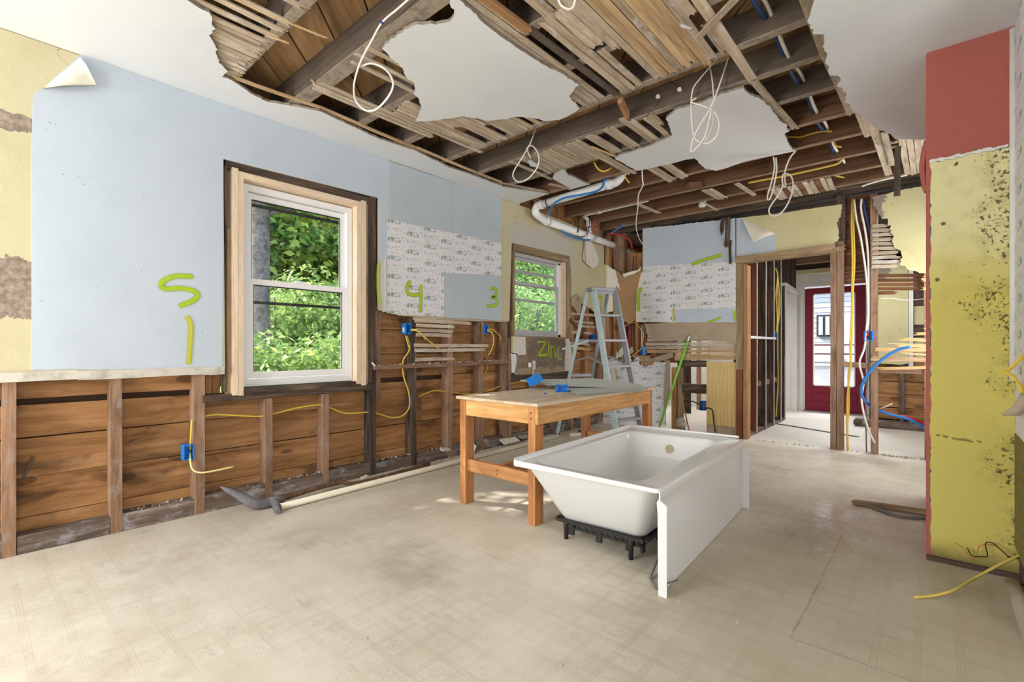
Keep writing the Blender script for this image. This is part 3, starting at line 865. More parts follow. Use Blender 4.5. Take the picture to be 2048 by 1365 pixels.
# plaster along the left wall, behind and beside the photographer
cp1 = [(-3.655, 4.28), (-3.655, -2.9), (2.5, -2.9), (2.5, 1.2, .01), (.9, 1.2, .03), (-.2, 1.75, .03), (-.85, 1.8, .03), (-1.15, 1.1, .03), (-1.9, .55, .03), (-2.4, .3, .03)] + pxc([(375, 0, .012), (400, 17, .012), (424, 34, .01), (431, 58, .01), (418, 71, .01), (430, 90, .01), (437, 125, .01), (456, 144, .008), (444, 154, .008), (464, 161, .006),
    (500, 186, .006), (540, 205, .006), (590, 213, .005), (640, 223, .005), (700, 251, .006), (760, 279, .006), (830, 301, .006), (900, 336, .006), (960, 356, .006), (1010, 375, .004), (1098, 388), (1040, 407)], ZC)
sheet('plaster', [ragged(cp1)], lambda a, b: (a, b, ZC), (0, 0, .016), [MAT['ceiling'], MAT['plaster_core']], ce)
TA, TB = 2.8437, .0573          # the right-hand sheet sags towards the pier: z = TA - TB*y
def onsag(u, v):
    r = ray(u, v); t = (TA - CH) / (r[2] + TB * r[1])
    return (r[0] * t, r[1] * t)
cp2 = [onsag(p[0], p[1]) + tuple(p[2:]) for p in [(1628, -2), (1628, 0, .012), (1619, 32, .012), (1627, 69, .008), (1648, 69, .01), (1645, 93, .01), (1654, 111, .012), (1650, 122, .012), (1658, 148, .01), (1680, 156, .01), (1675, 174, .012), (1691, 184, .012), (1693, 206, .012), (1703, 222, .012), (1724, 234, .01), (1754, 258, .01), (1783, 271), (1791, 279, .004), (1850, 279)]]
cp2 = ragged(cp2 + [(.29, cp2[-1][1]), (.29, 1.2), (-.2, 1.76)])
sheet('plaster', [cp2], lambda a, b: (a, b, TA - TB * b), (0, 0, .016), [MAT['ceiling'], MAT['plaster_core']], ce)
g2 = [(905, -60), (900, 0, .01), (908, 27, .008), (897, 44, .008), (880, 47, .008), (828, 50, .01), (805, 65, .01), (790, 75, .012), (764, 97, .01), (805, 136, .01), (811, 152, .01), (830, 169, .01), (827, 188, .01), (836, 196, .01), (842, 217, .01), (830, 243, .006),
      (859, 243, .01), (911, 235, .008), (929, 233, .008), (976, 242, .006), (1002, 239, .006), (1029, 234, .006), (1064, 236, .006), (1093, 242, .006), (1120, 240, .006), (1137, 232, .006), (1159, 218, .008), (1139, 193, .008), (1159, 170, .008), (1117, 144, .006), (1081, 126, .005), (1058, 111, .005), (1020, 85, .005), (976, 53, .006), (941, 18, .006), (920, 0, .006), (915, -60)]
sheet('plaster', [ragged(pxc(g2, ZC))], lambda a, b: (a, b, ZC), (0, 0, .016), [MAT['ceiling'], MAT['plaster_core']], ce)
g3 = [(1332, 237), (1340, 230, .006), (1355, 219, .006), (1393, 209, .008), (1445, 187, .008), (1487, 176, .006), (1500, 190, .008), (1529, 203, .008), (1545, 222, .01), (1564, 245, .012), (1580, 261, .01), (1570, 267, .01), (1577, 290, .01), (1590, 303, .004), (1522, 316, .004), (1484, 325, .004), (1458, 335, .004), (1432, 342, .006), (1409, 337, .006), (1390, 317, .006), (1374, 319, .004), (1345, 327, .004), (1297, 338, .004), (1274, 342, .006), (1255, 332, .006), (1230, 317, .006), (1239, 311, .005), (1290, 296, .005), (1326, 280, .006), (1345, 271, .006), (1339, 255, .006)]
sheet('plaster', [ragged(pxc(g3, ZC))], lambda a, b: (a, b, ZC), (0, 0, .016), [MAT['ceiling'], MAT['plaster_core']], ce)
g4 = [(1105, 358, .004), (1108, 349, .006), (1123, 340, .006), (1130, 341, .006), (1137, 351, .006), (1150, 356, .004), (1164, 363, .004), (1180, 369), (1143, 379), (1118, 365)]
sheet('plaster', [ragged(pxc(g4, ZC))], lambda a, b: (a, b, ZC), (0, 0, .016), [MAT['ceiling'], MAT['plaster_core']], ce)
for sp in ([(1056, 322), (1062, 322), (1075, 330), (1070, 334), (1060, 331)], [(1358, 52), (1366, 50), (1386, 56), (1380, 60), (1364, 58)]):
    sheet('plaster', [ragged(pxc(sp, ZC - .02))], lambda a, b: (a, b, ZC - .02 + .1 * math.sin(a * 30) * .06), (0, 0, .014), [MAT['ceiling'], MAT['plaster_core']], ce)
# joists along x
JY = [(.20, .055, 'joist'), (.64, .055, 'joist'), (1.08, .055, 'joist'), (1.475, .10, 'joist'), (1.955, .06, 'joist'), (2.385, .06, 'joist'), (2.86, .055, 'joist'), (3.275, .055, 'joist'), (3.72, .05, 'joist'), (4.205, .05, 'joist_brown'), (4.665, .05, 'joist_brown'), (5.165, .05, 'joist_brown'), (5.62, .05, 'joist_brown'), (6.06, .06, 'joist_brown')]
for y, w, mt in JY:
    x1 = .26 if y < 5 else .4
    board('joist', (-3.64, y + w / 2, ZJ + .086), (x1, y + w / 2, ZJ + .086), w, .172, (0, 0, 1), MAT[mt], ce, seg=8, warp=.003)
# dark header over the back wall
board('header', (-3.6, YB + .06, ZJ + .05), (.4, YB + .06, ZJ + .05), .10, .12, (0, 0, 1), MAT['stud_dark'], ce, seg=4)
# diagonal boards above the joists
for k in range(-8, 24):
    c = -1.98 + .363 * k + .18
    # direction (-1,1): points (x, c - x); clip to the room
    x0 = max(-3.9, c - 6.6); x1 = min(2.5, c + 3.0)
    if x1 - x0 < .3: continue
    board('floor_board', (x0, c - x0, ZF + .012), (x1, c - x1, ZF + .012), .257 - random.uniform(.008, .014), .024, (0, 0, 1), MAT['subfloor'], ce, seg=3, warp=.001)
mesh_obj('upper_floor', [(-4.7, -3, 3.012), (2.6, -3, 3.012), (2.6, 10.6, 3.012), (-4.7, 10.6, 3.012), (-4.7, -3, 3.06), (2.6, -3, 3.06), (2.6, 10.6, 3.06), (-4.7, 10.6, 3.06)],
         [(3, 2, 1, 0), (4, 5, 6, 7), (0, 1, 5, 4), (1, 2, 6, 5), (2, 3, 7, 6), (3, 0, 4, 7)], MAT['skin'], ce)
# laths along y: (x, y0, y1, width, x at far end)
def clath(x, y0, y1, w=.040, x2=None, mat='lath', rag=(.012, .022), z=ZL + .004, z2=None):
    board('lath', (x, y0, z + random.uniform(-.002, .002)), (x if x2 is None else x2, y1, (z if z2 is None else z2) + random.uniform(-.002, .002)), w * random.uniform(.92, 1.08), .008, (0, 0, 1), MAT[mat], ce, rag=rag, seg=3, warp=.002)
for i in range(12): clath(-2.775 - i * .0455, .72 + i * .022, 1.125 - .01 * random.random())
for x, a in ((-2.70, .60), (-2.615, .66), (-2.53, .66), (-2.36, .75)): clath(x, a, 1.12)
clath(-2.55, .86, 1.30, .008, -2.50, 'cut_lath'); clath(-2.72, 1.08, 1.17, .008, -2.70, 'cut_lath')
for x, a, b in ((-2.40, 1.49, 1.95), (-2.50, 1.49, 2.0), (-2.59, 1.50, 2.0)): clath(x, a, b, .036)
for x, a, b in ((-2.955, 1.50, 2.95), (-3.0, 1.48, 2.46), (-3.043, 1.50, 2.47)): clath(x, a, b, .034)
clath(-2.96, 1.44, 1.50, .01, -3.0, 'cut_lath')
for i, (a, b) in enumerate(((2.02, 2.88), (2.02, 2.90), (2.0, 2.88), (2.0, 2.5), (2.0, 2.5))): clath(-2.905 + i * .044, a, b)
for x, a, b in ((-2.835, 2.3, 2.88), (-2.70, 2.25, 2.89), (-2.655, 2.25, 2.88), (-2.61, 2.25, 2.89), (-2.565, 2.3, 2.62), (-2.51, 2.5, 2.89), (-2.465, 2.5, 2.88), (-2.42, 2.5, 2.88), (-2.375, 2.5, 2.89), (-2.33, 2.5, 2.88), (-2.25, 2.5, 2.88), (-2.205, 2.55, 2.80)): clath(x, a, b)
clath(-2.96, 2.90, 2.96, .012, -2.97, 'cut_lath')
for x, a, b in ((-1.83, 2.5, 2.87), (-1.785, 2.45, 2.87), (-1.742, 1.5, 2.88), (-1.697, 1.5, 2.88), (-1.652, 1.4, 2.0)): clath(x, a, b, .041)
board('lath', (-1.645, 1.2, ZL), (-1.625, 1.99, ZL), .045, .02, (0, 0, 1), MAT['orange_wood'], ce, rag=(.01, .01))
clath(-1.615, 1.97, 2.89, .048, -1.60, 'joist')
for x, a, b in ((-1.48, 1.3, 2.0), (-1.535, 1.98, 2.89), (-1.488, 1.97, 2.89), (-1.44, 1.96, 2.34), (-1.397, 1.95, 2.33), (-1.43, 2.38, 2.89), (-1.352, 1.5, 2.44), (-1.305, 1.5, 2.88), (-1.258, 1.5, 2.88), (-1.21, 1.5, 2.88), (-1.163, 1.5, 2.88), (-1.116, 1.5, 2.87), (-1.069, 1.6, 2.86), (-1.022, 1.6, 2.94), (-.975, 1.7, 2.89), (-.928, 2.2, 2.44), (-.905, 2.55, 2.87)):
    clath(x, a, b, .043, mat='lath_clean' if -1.28 < x < -1.0 and random.random() < .6 else 'lath')
for x, a, b in ((-1.56, 1.0, 1.5), (-1.40, 1.4, 1.98), (-1.45, 1.35, 1.98)): clath(x, a, b, .04)
clath(-.865, 2.1, 3.32, .05, -.868); clath(-.868, 3.30, 4.23, .05, -.815)
board('lath', (-.955, 2.61, ZL - .012), (-.66, 2.40, ZL - .012), .04, .008, (0, 0, 1), MAT['lath'], ce, rag=(.01, .01))
# second bay and beyond
for i in range(12): clath(-2.792 + i * .0465, 3.285 + random.uniform(-.01, .01), 3.745, .040)
clath(-2.895, 3.27, 3.90, .042)
for x, b in ((-2.238, 4.28), (-2.192, 4.30)): clath(x, 3.29, b, .038)
for x, a, b in ((-2.09, 3.28, 3.76), (-2.045, 3.28, 3.745), (-1.925, 3.27, 3.755), (-1.88, 3.28, 3.755), (-1.745, 3.2, 3.77), (-1.70, 3.28, 3.745), (-1.60, 3.3, 3.72), (-1.555, 3.3, 3.5)): clath(x, a, b, .042)
clath(-2.03, 4.20, 4.76, .042); clath(-1.985, 4.20, 4.74, .042); clath(-1.895, 4.2, 4.74, .04); clath(-1.85, 4.2, 4.72, .04)
clath(-2.13, 3.42, 3.72, .012, -2.09, 'cut_lath', z=ZL - .03)
clath(-2.98, 3.95, 4.25, .04, -2.90, 'lath', z=ZL - .01)
# strips along the plaster rims
for (a, b) in (((466, 157), (640, 219)), ((640, 219), (830, 297)), ((830, 297), (1000, 366))):
    p, q = onz(*a, ZL), onz(*b, ZL)
    board('lath', p + Vector((.012, 0, .004)), q + Vector((.012, 0, .004)), .036, .009, (0, 0, 1), MAT['lath_clean'], ce, rag=(.004, .004), seg=4, warp=.004)
board('lath', onz(1000, 366, ZL), onz(1095, 384, ZL), .034, .009, (0, 0, 1), MAT['lath'], ce, rag=(.004, .01))
for x0, x1, a, b in ((-.478, -.478, 2.3, 3.32), (-.478, -.462, 3.30, 4.26), (-.432, -.425, 2.3, 4.22)): clath(x0, a, b, .046, x1)
clath(-.412, 4.25, 4.77, .055, -.40, 'lath'); clath(-.365, 4.4, 6.0, .055, -.345)
for x, a, b in ((-.30, 4.7, 5.6), (-.205, 4.9, 6.03), (-.158, 4.95, 6.05), (-.11, 5.0, 6.02), (-.065, 5.0, 6.0)): clath(x, a, b, .044, z=ZL - .02)
board('lath', ony(1796, 292, 5.02), ony(1794, 393, 5.02), .042, .008, (0, 1, 0), MAT['joist'], ce, rag=(.004, .006))
clath(-.25, 4.98, 5.06, .12, z=ZL - .01)
# stubs of laths over the back wall
for i in range(12): clath(-1.36 + i * .05, 5.66 + random.uniform(0, .05), 6.16, .044, -1.375 + i * .05, mat='lath' if i % 3 else 'lath_dark')
for x, a, b in ((-2.62, 5.2, 5.72), (-1.86, 5.2, 5.66), (-1.80, 5.2, 5.64), (-1.53, 5.2, 5.75)): clath(x, a, b, .05, x + .03, mat='lath', z=ZL - .01)
board('lath', (-2.02, 5.60, ZL - .01), (-1.90, 5.75, ZL - .10), .03, .008, (0, 0, 1), MAT['lath'], ce, rag=(.01, .01))
board('blocking', onz(1240, 200, ZJ + .01), ony(1255, 232, 3.24), .045, .03, (0, 1, 0), MAT['orange_wood'], ce)
board('blocking', (-1.95, 5.0, ZJ), (-1.86, 5.12, ZJ + .02), .06, .05, (0, 0, 1), MAT['joist_brown'], ce)
# hall ceiling boards
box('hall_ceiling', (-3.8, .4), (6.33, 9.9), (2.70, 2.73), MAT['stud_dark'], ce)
# ---------------------------------------------------------------- back wall
wb = structure('wall_back', 'back wall with doorway, blue and print wallpaper left, bare studs right')
YS = YB + .02
def BS(pts, y=YB, rag=True, st=.02): return [ragged(pxb(pts, y), st)] if rag else [pxb(pts, y)]
def bsheet(name, pts, mat, off=0.0, th=.012, lab=None, st=.02):
    o = sheet(name, BS(pts, YB, True, st), lambda a, b: (a, YB - off, b), (0, th, 0), [mat, MAT['plaster_core']], wb)
    if lab: o['label'] = lab
    return o
bsheet('plaster', [(1204, 528), (1217, 531, .01), (1222, 545, .012), (1216, 560, .012), (1214, 585, .012), (1217, 627, .01), (1204, 626)], MAT['yellow_back'], .001, .015, 'yellow-painted strip in the corner')
bsheet('wallpaper_sheet', [(1215, 533, .01), (1232, 541, .012), (1238, 568, .012), (1240, 581, .008), (1234, 572, .01), (1226, 592, .01), (1226, 623, .01), (1215, 625, .008), (1213, 580, .01)], MAT['white_paper'], .006, .004, 'torn white paper hanging in the corner')
bsheet('gypsum_board', [(1226, 560, .012), (1233, 541, .012), (1247, 553, .012), (1275, 548, .01), (1283, 536), (1285, 560), (1272, 590), (1272, 642, .012), (1258, 648, .014), (1240, 640, .012), (1226, 636)], MAT['brown_board'], .0, .014, 'brown board bared of its paper')
bsheet('wallpaper_sheet', [(1246, 549, .008), (1276, 541, .008), (1283, 533), (1281, 542, .008), (1250, 556, .008)], MAT['white_paper'], .012, .004)
bsheet('wallpaper_sheet', [(1273, 586), (1281, 552), (1287, 538), (1287, 645, .004), (1272, 644)], MAT['white_paper'], .003, .014, 'pale strip beside the print wallpaper')
bsheet('wallpaper_sheet', [(1285.5, 458, .006), (1380, 447, .006), (1471, 437), (1471, 526, .008), (1400, 530, .008), (1286, 536)], MAT['blue_paper'], .006, .018)
bsheet('wallpaper_sheet', [(1473, 437), (1482, 436), (1552, 469), (1552, 513, .003), (1480, 521), (1473, 523)], MAT['blue_paper'], .0075, .02)
bsheet('wallpaper_sheet', [(1286, 534, .006), (1400, 528, .006), (1472, 523), (1472, 618), (1351, 619), (1351, 646), (1285, 644)], MAT['floral_back'], .008, .016, 'wallpaper with a small village print')
bsheet('wallpaper_sheet', [(1351.5, 619), (1472, 617), (1472, 645, .002), (1351.5, 645.5)], MAT['blue_paper'], .0085, .016)
bsheet('plaster', [(1482, 436, .004), (1560, 427, .004), (1640, 415), (1684, 409, .006), (1683, 425, .02), (1675, 450, .02), (1679, 475, .02), (1664, 497, .006), (1552, 513), (1500, 519)], MAT['yellow_back'], .004, .02)
flap('peeled_flap', ony(1552, 468, YB), ony(1484, 437, YB), ony(1509, 486, YB), .05, (0, -1, 0), MAT['paper_back'], wb)['label'] = 'folded-over corner of wallpaper above the doorway'
bsheet('gypsum_board', [(1289, 648), (1340, 646), (1400, 645), (1472, 645), (1472, 690, .012), (1455, 684, .012), (1420, 680, .012), (1380, 679, .012), (1330, 684, .012), (1297, 676, .014), (1292, 660, .012)], MAT['tan_board'], .0, .014, 'bare tan board below the wallpaper')
bsheet('peeled_flap', [(1372, 667, .008), (1380, 668), (1368, 684, .006), (1355, 688), (1360, 676, .008)], MAT['tan_board'], .03, .004)
# laths under it
for i, v in enumerate((650, 657.5, 665, 672, 679, 687, 694.5, 702, 709.5, 716.5)):
    u0 = (1294, 1294, 1294, 1294, 1294, 1292, 1292, 1294, 1350, 1350)[i]
    board('lath', ony(u0, v + 1.5, YS), ony(1474, v - .5, YS), .043, .009, (0, 1, 0), MAT['lath' if i < 7 else 'lath_clean'], wb, rag=(.01, .006), seg=4, warp=.002)
board('peeled_flap', ony(1306, 722, YS - .03), ony(1350, 708, YS - .02), .07, .004, (0, 1, .4), MAT['tan_board'], wb, rag=(.02, .02))
# low print-papered board left of the opening, torn along its top
bsheet('gypsum_board', [(1206, 722, .02), (1232, 718, .03), (1262, 735, .03), (1276, 712, .02), (1282, 733, .01), (1307, 732), (1309, 721, .01), (1330, 728), (1331, 852), (1206, 862)], MAT['floral_back'], .0, .016, 'torn board with village print wallpaper')
bsheet('gypsum_board', [(1274, 710, .01), (1300, 712, .01), (1307, 731), (1283, 731)], MAT['brown_board'], -.004, .012)
bsheet('gypsum_board', [(1331.5, 722), (1340, 722), (1340, 800, .01), (1329, 820, .01), (1327, 800)], MAT['tan_board'], .004, .012)
for u0, u1, v0, v1 in ((1232, 1240, 702, 722), (1238, 1252, 690, 716), (1256, 1270, 692, 712), (1245, 1262, 716, 740), (1222, 1236, 736, 770)):
    bsheet('peeled_flap', [(u0, v1, .01), (u0 + 2, (v0 + v1) / 2, .012), (u1 - 4, v0, .01), (u1, v1 - 8, .01)], MAT['paper_back' if u0 < 1240 else 'tan_board'], .03, .004)
p, q = ony(1224, 722, YB), ony(1330, 722, YB)
rubble('plaster_rubble', [(p, q), (p + Vector((0, 0, .04)), q.lerp(p, .5) + Vector((0, 0, .05)))], wb, MAT['debris'], 40, .022)
p, q = ony(1300, 868, 6.1), ony(1375, 868, 6.1)
rubble('plaster_rubble', [((-3.5, 6.0, .005), (-2.3, 6.1, .005)), ((-1.75, 6.2, .004), (-.75, 6.25, .004)), ((-.75, 6.22, .004), (-.1, 6.22, .004)), ((-.4, 6.2, .004), (-.1, 6.2, .004))], wb, MAT['debris'], 30, .013)

def bstud(u0, u1, z0, z1, mat, y=YS, depth=.098, name='stud', v=700):
    a, b = ony(u0, v, y).x, ony(u1, v, y).x
    return board(name, ((a + b) / 2, y + depth / 2, z0), ((a + b) / 2, y + depth / 2, z1), b - a, depth, (0, 1, 0), MAT[mat], wb, seg=4, warp=.0015)
bstud(1211, 1218, 0, 2.75, 'orange_wood')
bstud(1228, 1240, 1.95, 2.75, 'stud', YS + .06)
bstud(1236, 1248, 0, 2.75, 'stud', YS + .03)
bstud(1271, 1275.5, 0, 2.0, 'orange_wood')
bstud(1286, 1293, 0, 2.75, 'red_wood')
bstud(1343, 1353, 0, .84, 'orange_wood')
bstud(1355, 1362, 0, .84, 'casing')
bstud(1472, 1485, 0, .84, 'red_wood', YS - .012, .11)
bstud(1486.5, 1495, 0, 2.10, 'orange_wood', YS - .02, .13, 'jamb')
bstud(1472, 1486, .84, 2.16, 'casing', YS - .012, .11, 'casing')
bstud(1660.5, 1672.5, 0, 2.25, 'stud', v=800); bstud(1673.5, 1686, 0, 2.75, 'stud', v=800)
bstud(1741, 1755, 0, 2.7, 'stud', v=800)
bstud(1848.5, 1862, 0, 2.7, 'stud', v=800)
bstud(1676, 1688, 2.25, 2.75, 'stud_dark', YS - .015, .09)
# head of the doorway
p, q = ony(1474, 524, YS), ony(1668, 501, YS)
board('head_casing', p + Vector((0, -.005, .012)), q + Vector((0, -.005, .012)), .085, .11, (0, 1, 0), MAT['casing'], wb, seg=4, rag=(.0, .03))
board('lath', ony(1664, 500, YS - .02), ony(1692, 494, YS - .02), .05, .014, (0, 1, 0), MAT['casing'], wb, rag=(.01, .02))
# ledger over the low opening, nogging inside it
p, q = ony(1354, 728, YS), ony(1412, 728, YS)
board('nogging', p + Vector((0, .04, 0)), q + Vector((0, .04, 0)), .082, .05, (0, 1, 0), MAT['stud_dark'], wb, seg=3)
board('nogging', ony(1361, 777, YS) + Vector((0, .05, 0)), ony(1412, 779, YS) + Vector((0, .05, 0)), .12, .05, (0, 1, 0), MAT['stud_dark'], wb, seg=3, warp=.004)
# beadboard
MAT['beadboard'] = plaster('cream_beadboard_paint', (214, 188, 128), (196, 166, 106), .6, sc=5)
xa, xb = ony(1412.5, 790, YS).x, ony(1471.5, 790, YS).x
zt = ony(1440, 723, YS).z
for i in range(8):
    w = (xb - xa) / 8
    x0 = xa + i * w
    z1 = zt - (.012 if i % 3 else 0.0)
    board('beadboard', (x0 + w / 2, YS + .006, .13), (x0 + w / 2, YS + .006, z1), w - .006, .014, (0, 1, 0), MAT['beadboard'], wb, seg=2)
    tube('bead', [(x0 + w - .001, YS + .001, .13), (x0 + w - .001, YS + .001, z1)], .0045, MAT['beadboard'], wb, 5, False)
board('beadboard_base', ((xa + xb) / 2, YS + .02, .066), ((xa + xb) / 2, YS + .02, .13), xb - xa, .012, (0, 1, 0), MAT['tan_board'], wb)
board('beadboard_base', (xa, YS + .018, .065), (xb, YS + .018, .065), .13, .012, (0, 1, 0), MAT['tan_board'], wb, seg=3)
# right-hand part: laths on the far face, broken laths and yellow plaster on the near face
for i in range(22):
    z = 2.72 - i * .043
    v = None
    x0 = ony(1686, 500, YS + .10).x
    x1 = ony(1742, 500, YS + .10).x + .02
    zlow = ony(1700, 592, YS + .1).z
    if z < zlow: break
    board('lath', (x0 - .02, YS + .106, z), (x1, YS + .106, z), .036, .008, (0, 1, 0), MAT['lath_dark'], wb, seg=2, warp=.001)
for v in (552, 561, 569.5, 578, 586.5):
    u1 = 1853 if v < 585 else 1792
    board('lath', ony(1752, v, YS + .10), ony(u1, v - .8, YS + .10), .036, .008, (0, 1, 0), MAT['lath_dark'], wb, rag=(0, .02), seg=3)
for i, v in enumerate((452, 461, 470, 479, 488, 497, 506, 515, 524, 533)):
    u1 = (1775, 1782, 1786, 1790, 1792, 1796, 1800, 1802, 1802, 1802)[i]
    board('lath', ony(1743, v + 1, YS - .005), ony(u1, v - 1, YS - .005), .035, .009, (0, 1, 0), MAT['lath'], wb, rag=(.008, .02), seg=3, warp=.002)
bsheet('plaster', [(1744, 394, .006), (1800, 381, .006), (1862, 369), (1866, 546, .01), (1840, 547, .012), (1821, 542, .012), (1798, 528, .016), (1803, 510, .02), (1788, 495, .02), (1784, 469, .02), (1776, 446, .02), (1759, 430, .02), (1747, 413, .02)], MAT['yellow_back'], .006, .02)
board('rail', ony(1686, 729, YS) + Vector((0, .05, 0)), ony(1746, 733, YS) + Vector((0, .05, 0)), .055, .05, (0, 1, 0), MAT['stud'], wb)
board('rail', ony(1752, 741, YS) + Vector((0, .05, 0)), ony(1858, 743, YS) + Vector((0, .05, 0)), .06, .05, (0, 1, 0), MAT['stud'], wb)
for (a, b, w, r) in (((1749, 700), (1856, 699.5), .036, (.01, .0)), ((1740, 717), (1856, 720.5), .045, (.012, .0)), ((1756, 738.5), (1856, 735), .030, (.05, .0)), ((1806, 679), (1856, 681), .03, (.06, 0)), ((1790, 690), (1856, 693), .035, (.08, 0)), ((1800, 706), (1856, 711), .02, (.05, 0)), ((1827, 669), (1856, 667), .028, (.05, 0)), ((1843, 577), (1857, 578), .03, (.03, 0)), ((1848, 560), (1858, 563), .03, (.03, 0))):
    board('lath', ony(a[0], a[1], YS - .006), ony(b[0], b[1], YS - .006), w, .009, (0, 1, 0), MAT['cut_lath' if w < .04 else 'lath_clean'], wb, rag=r, seg=4, warp=.002, taper=1.0)
for v in (555, 563, 572, 640, 656): board('lath', ony(1849, v, YS - .004), ony(1858, v + 1, YS - .004), .03, .008, (0, 1, 0), MAT['cut_lath'], wb, rag=(.02, 0))
# broken strips hanging from the wall top
for a, b, w in (((1446, 437), (1442, 468), .04), ((1457, 434), (1452, 496), .055), ((1461, 480), (1459, 532), .028)):
    board('lath', ony(a[0], a[1], YB - .03), ony(b[0], b[1], YB - .03), w, .008, (0, 1, 0), MAT['stud_dark'], wb, rag=(.01, .03), seg=4, warp=.006)
board('top_plate', (-3.6, YS + .05, 2.78), (.3, YS + .05, 2.78), .10, .05, (0, 0, 1), MAT['stud_dark'], wb, seg=3)
# dark backing of the torn bay next to the corner
box('backing_board', (-3.64, -2.62), (6.36, 6.38), (.9, 2.46), MAT['plank'], wb)
box('backing_board', (-3.76, -2.4), (7.12, 7.14), (2.2, 2.70), MAT['plank'], wb)
NB = (0, -1, 0)
def SB(pts, w, mat, lab, off=.0095): return stroke('spray_mark', [ony(u, v, YB - off) for u, v in pts], w, mat, NB, wb, lab)
SB([(1384, 529), (1400, 523), (1420, 517), (1442, 511)], .03, MAT['lime'], 'lime stroke across the wallpaper seam')
SB([(1281, 577), (1277, 590), (1277, 622)], .032, MAT['lime'], 'lime spray-painted numeral 1')
SB([(1347, 616), (1347, 630), (1347, 643)], .018, MAT['olive'], 'yellow stroke')
SB([(1415, 644), (1428, 641), (1441, 635)], .018, MAT['lime'], 'lime stroke at the wallpaper rim')
SB([(1470, 622), (1470, 632), (1471, 642)], .018, MAT['lime'], 'lime stroke beside the doorway', .016)

# ---------------------------------------------------------------- hall beyond the doorway
wh = structure('wall_hall', 'hall wall of bare dark studs beyond the doorway')
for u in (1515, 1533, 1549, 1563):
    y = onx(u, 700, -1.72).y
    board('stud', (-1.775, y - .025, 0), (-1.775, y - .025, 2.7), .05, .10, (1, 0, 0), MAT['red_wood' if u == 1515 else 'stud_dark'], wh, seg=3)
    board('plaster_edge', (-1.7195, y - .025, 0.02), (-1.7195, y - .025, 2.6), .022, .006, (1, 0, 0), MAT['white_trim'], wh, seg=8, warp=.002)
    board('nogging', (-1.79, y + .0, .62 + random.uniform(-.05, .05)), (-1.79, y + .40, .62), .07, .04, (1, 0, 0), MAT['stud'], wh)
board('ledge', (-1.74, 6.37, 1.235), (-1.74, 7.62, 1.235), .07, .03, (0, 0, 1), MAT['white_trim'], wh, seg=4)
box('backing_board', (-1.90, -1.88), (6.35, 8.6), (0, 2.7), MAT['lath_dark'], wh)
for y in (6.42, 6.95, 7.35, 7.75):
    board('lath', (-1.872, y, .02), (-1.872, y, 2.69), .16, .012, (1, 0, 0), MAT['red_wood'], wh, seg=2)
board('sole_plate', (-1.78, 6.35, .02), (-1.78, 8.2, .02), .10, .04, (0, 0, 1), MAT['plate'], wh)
# end of that wall: perforated metal edge and side doorway
y = onx(1571, 700, -1.72).y
for i in range(30):
    board('edge_bead', (-1.72, y, .98 + i * .036), (-1.72, y, .98 + i * .036 + .022), .012, .012, (1, 0, 0), MAT['white_trim'], wh)
board('stud', (-1.765, y + .01, 0), (-1.765, y + .01, 2.05), .03, .06, (1, 0, 0), MAT['stud_dark'], wh)
board('plaster_edge', (-1.735, y + .03, .02), (-1.735, y + .03, 2.06), .03, .03, (1, 0, 0), MAT['white_trim'], wh, seg=6, warp=.004)
board('jamb', (-1.80, y + .22, 0), (-1.80, y + .22, 2.06), .07, .05, (0, 1, 0), MAT['casing'], wh)
board('head_casing', (-1.74, y, 2.07), (-1.74, y + .95, 2.02), .06, .05, (0, 0, 1), MAT['white_trim'], wh)
for i in range(4): board('stud', (-1.80, y + .12 + i * .26, 2.1), (-1.80, y + .12 + i * .26, 2.69), .05, .09, (1, 0, 0), MAT['stud_dark'], wh)

we = structure('wall_entrance', 'end wall of the hall with white casing around the entrance')
YD = 9.70
dz0, dz1 = .012, 2.13
dx0, dx1 = -1.716, -.862
box('casing', (dx0 - .30, dx0 - .03), (YD - .02, YD + .10), (0, 2.27), MAT['white_trim'], we)
box('casing', (dx0 - .20, dx0 - .11), (YD - .06, YD - .02), (0, 2.10), MAT['white_trim'], we)
box('casing', (dx0 - .03, dx0 - .004), (YD - .01, YD + .10), (0, 2.16), MAT['white_trim'], we)
box('casing', (dx1 + .004, dx1 + .05), (YD - .01, YD + .10), (0, 2.16), MAT['white_trim'], we)
box('casing', (dx0 - .30, dx1 + .05), (YD - .03, YD + .10), (dz1 + .03, 2.38), MAT['white_trim'], we)
box('head_band', (dx0 - .30, dx1 + .25), (YD - .05, YD + .02), (2.385, 2.46), MAT['yellow_back'], we)
box('plank', (dx0 - .3, dx1 + .8), (YD + .02, YD + .06), (2.46, 2.72), MAT['stud_dark'], we)
box('beam', (dx0 - .2, dx1 + .7), (YD - .5, YD - .38), (2.50, 2.66), MAT['stud'], we)
box('plank', (dx1 + .05, .4), (YD + .0, YD + .06), (0, 2.46), MAT['stud_dark'], we)
box('plank', (-3.79, dx0 - .30), (YD + .0, YD + .06), (0, 2.7), MAT['white_trim'], we)

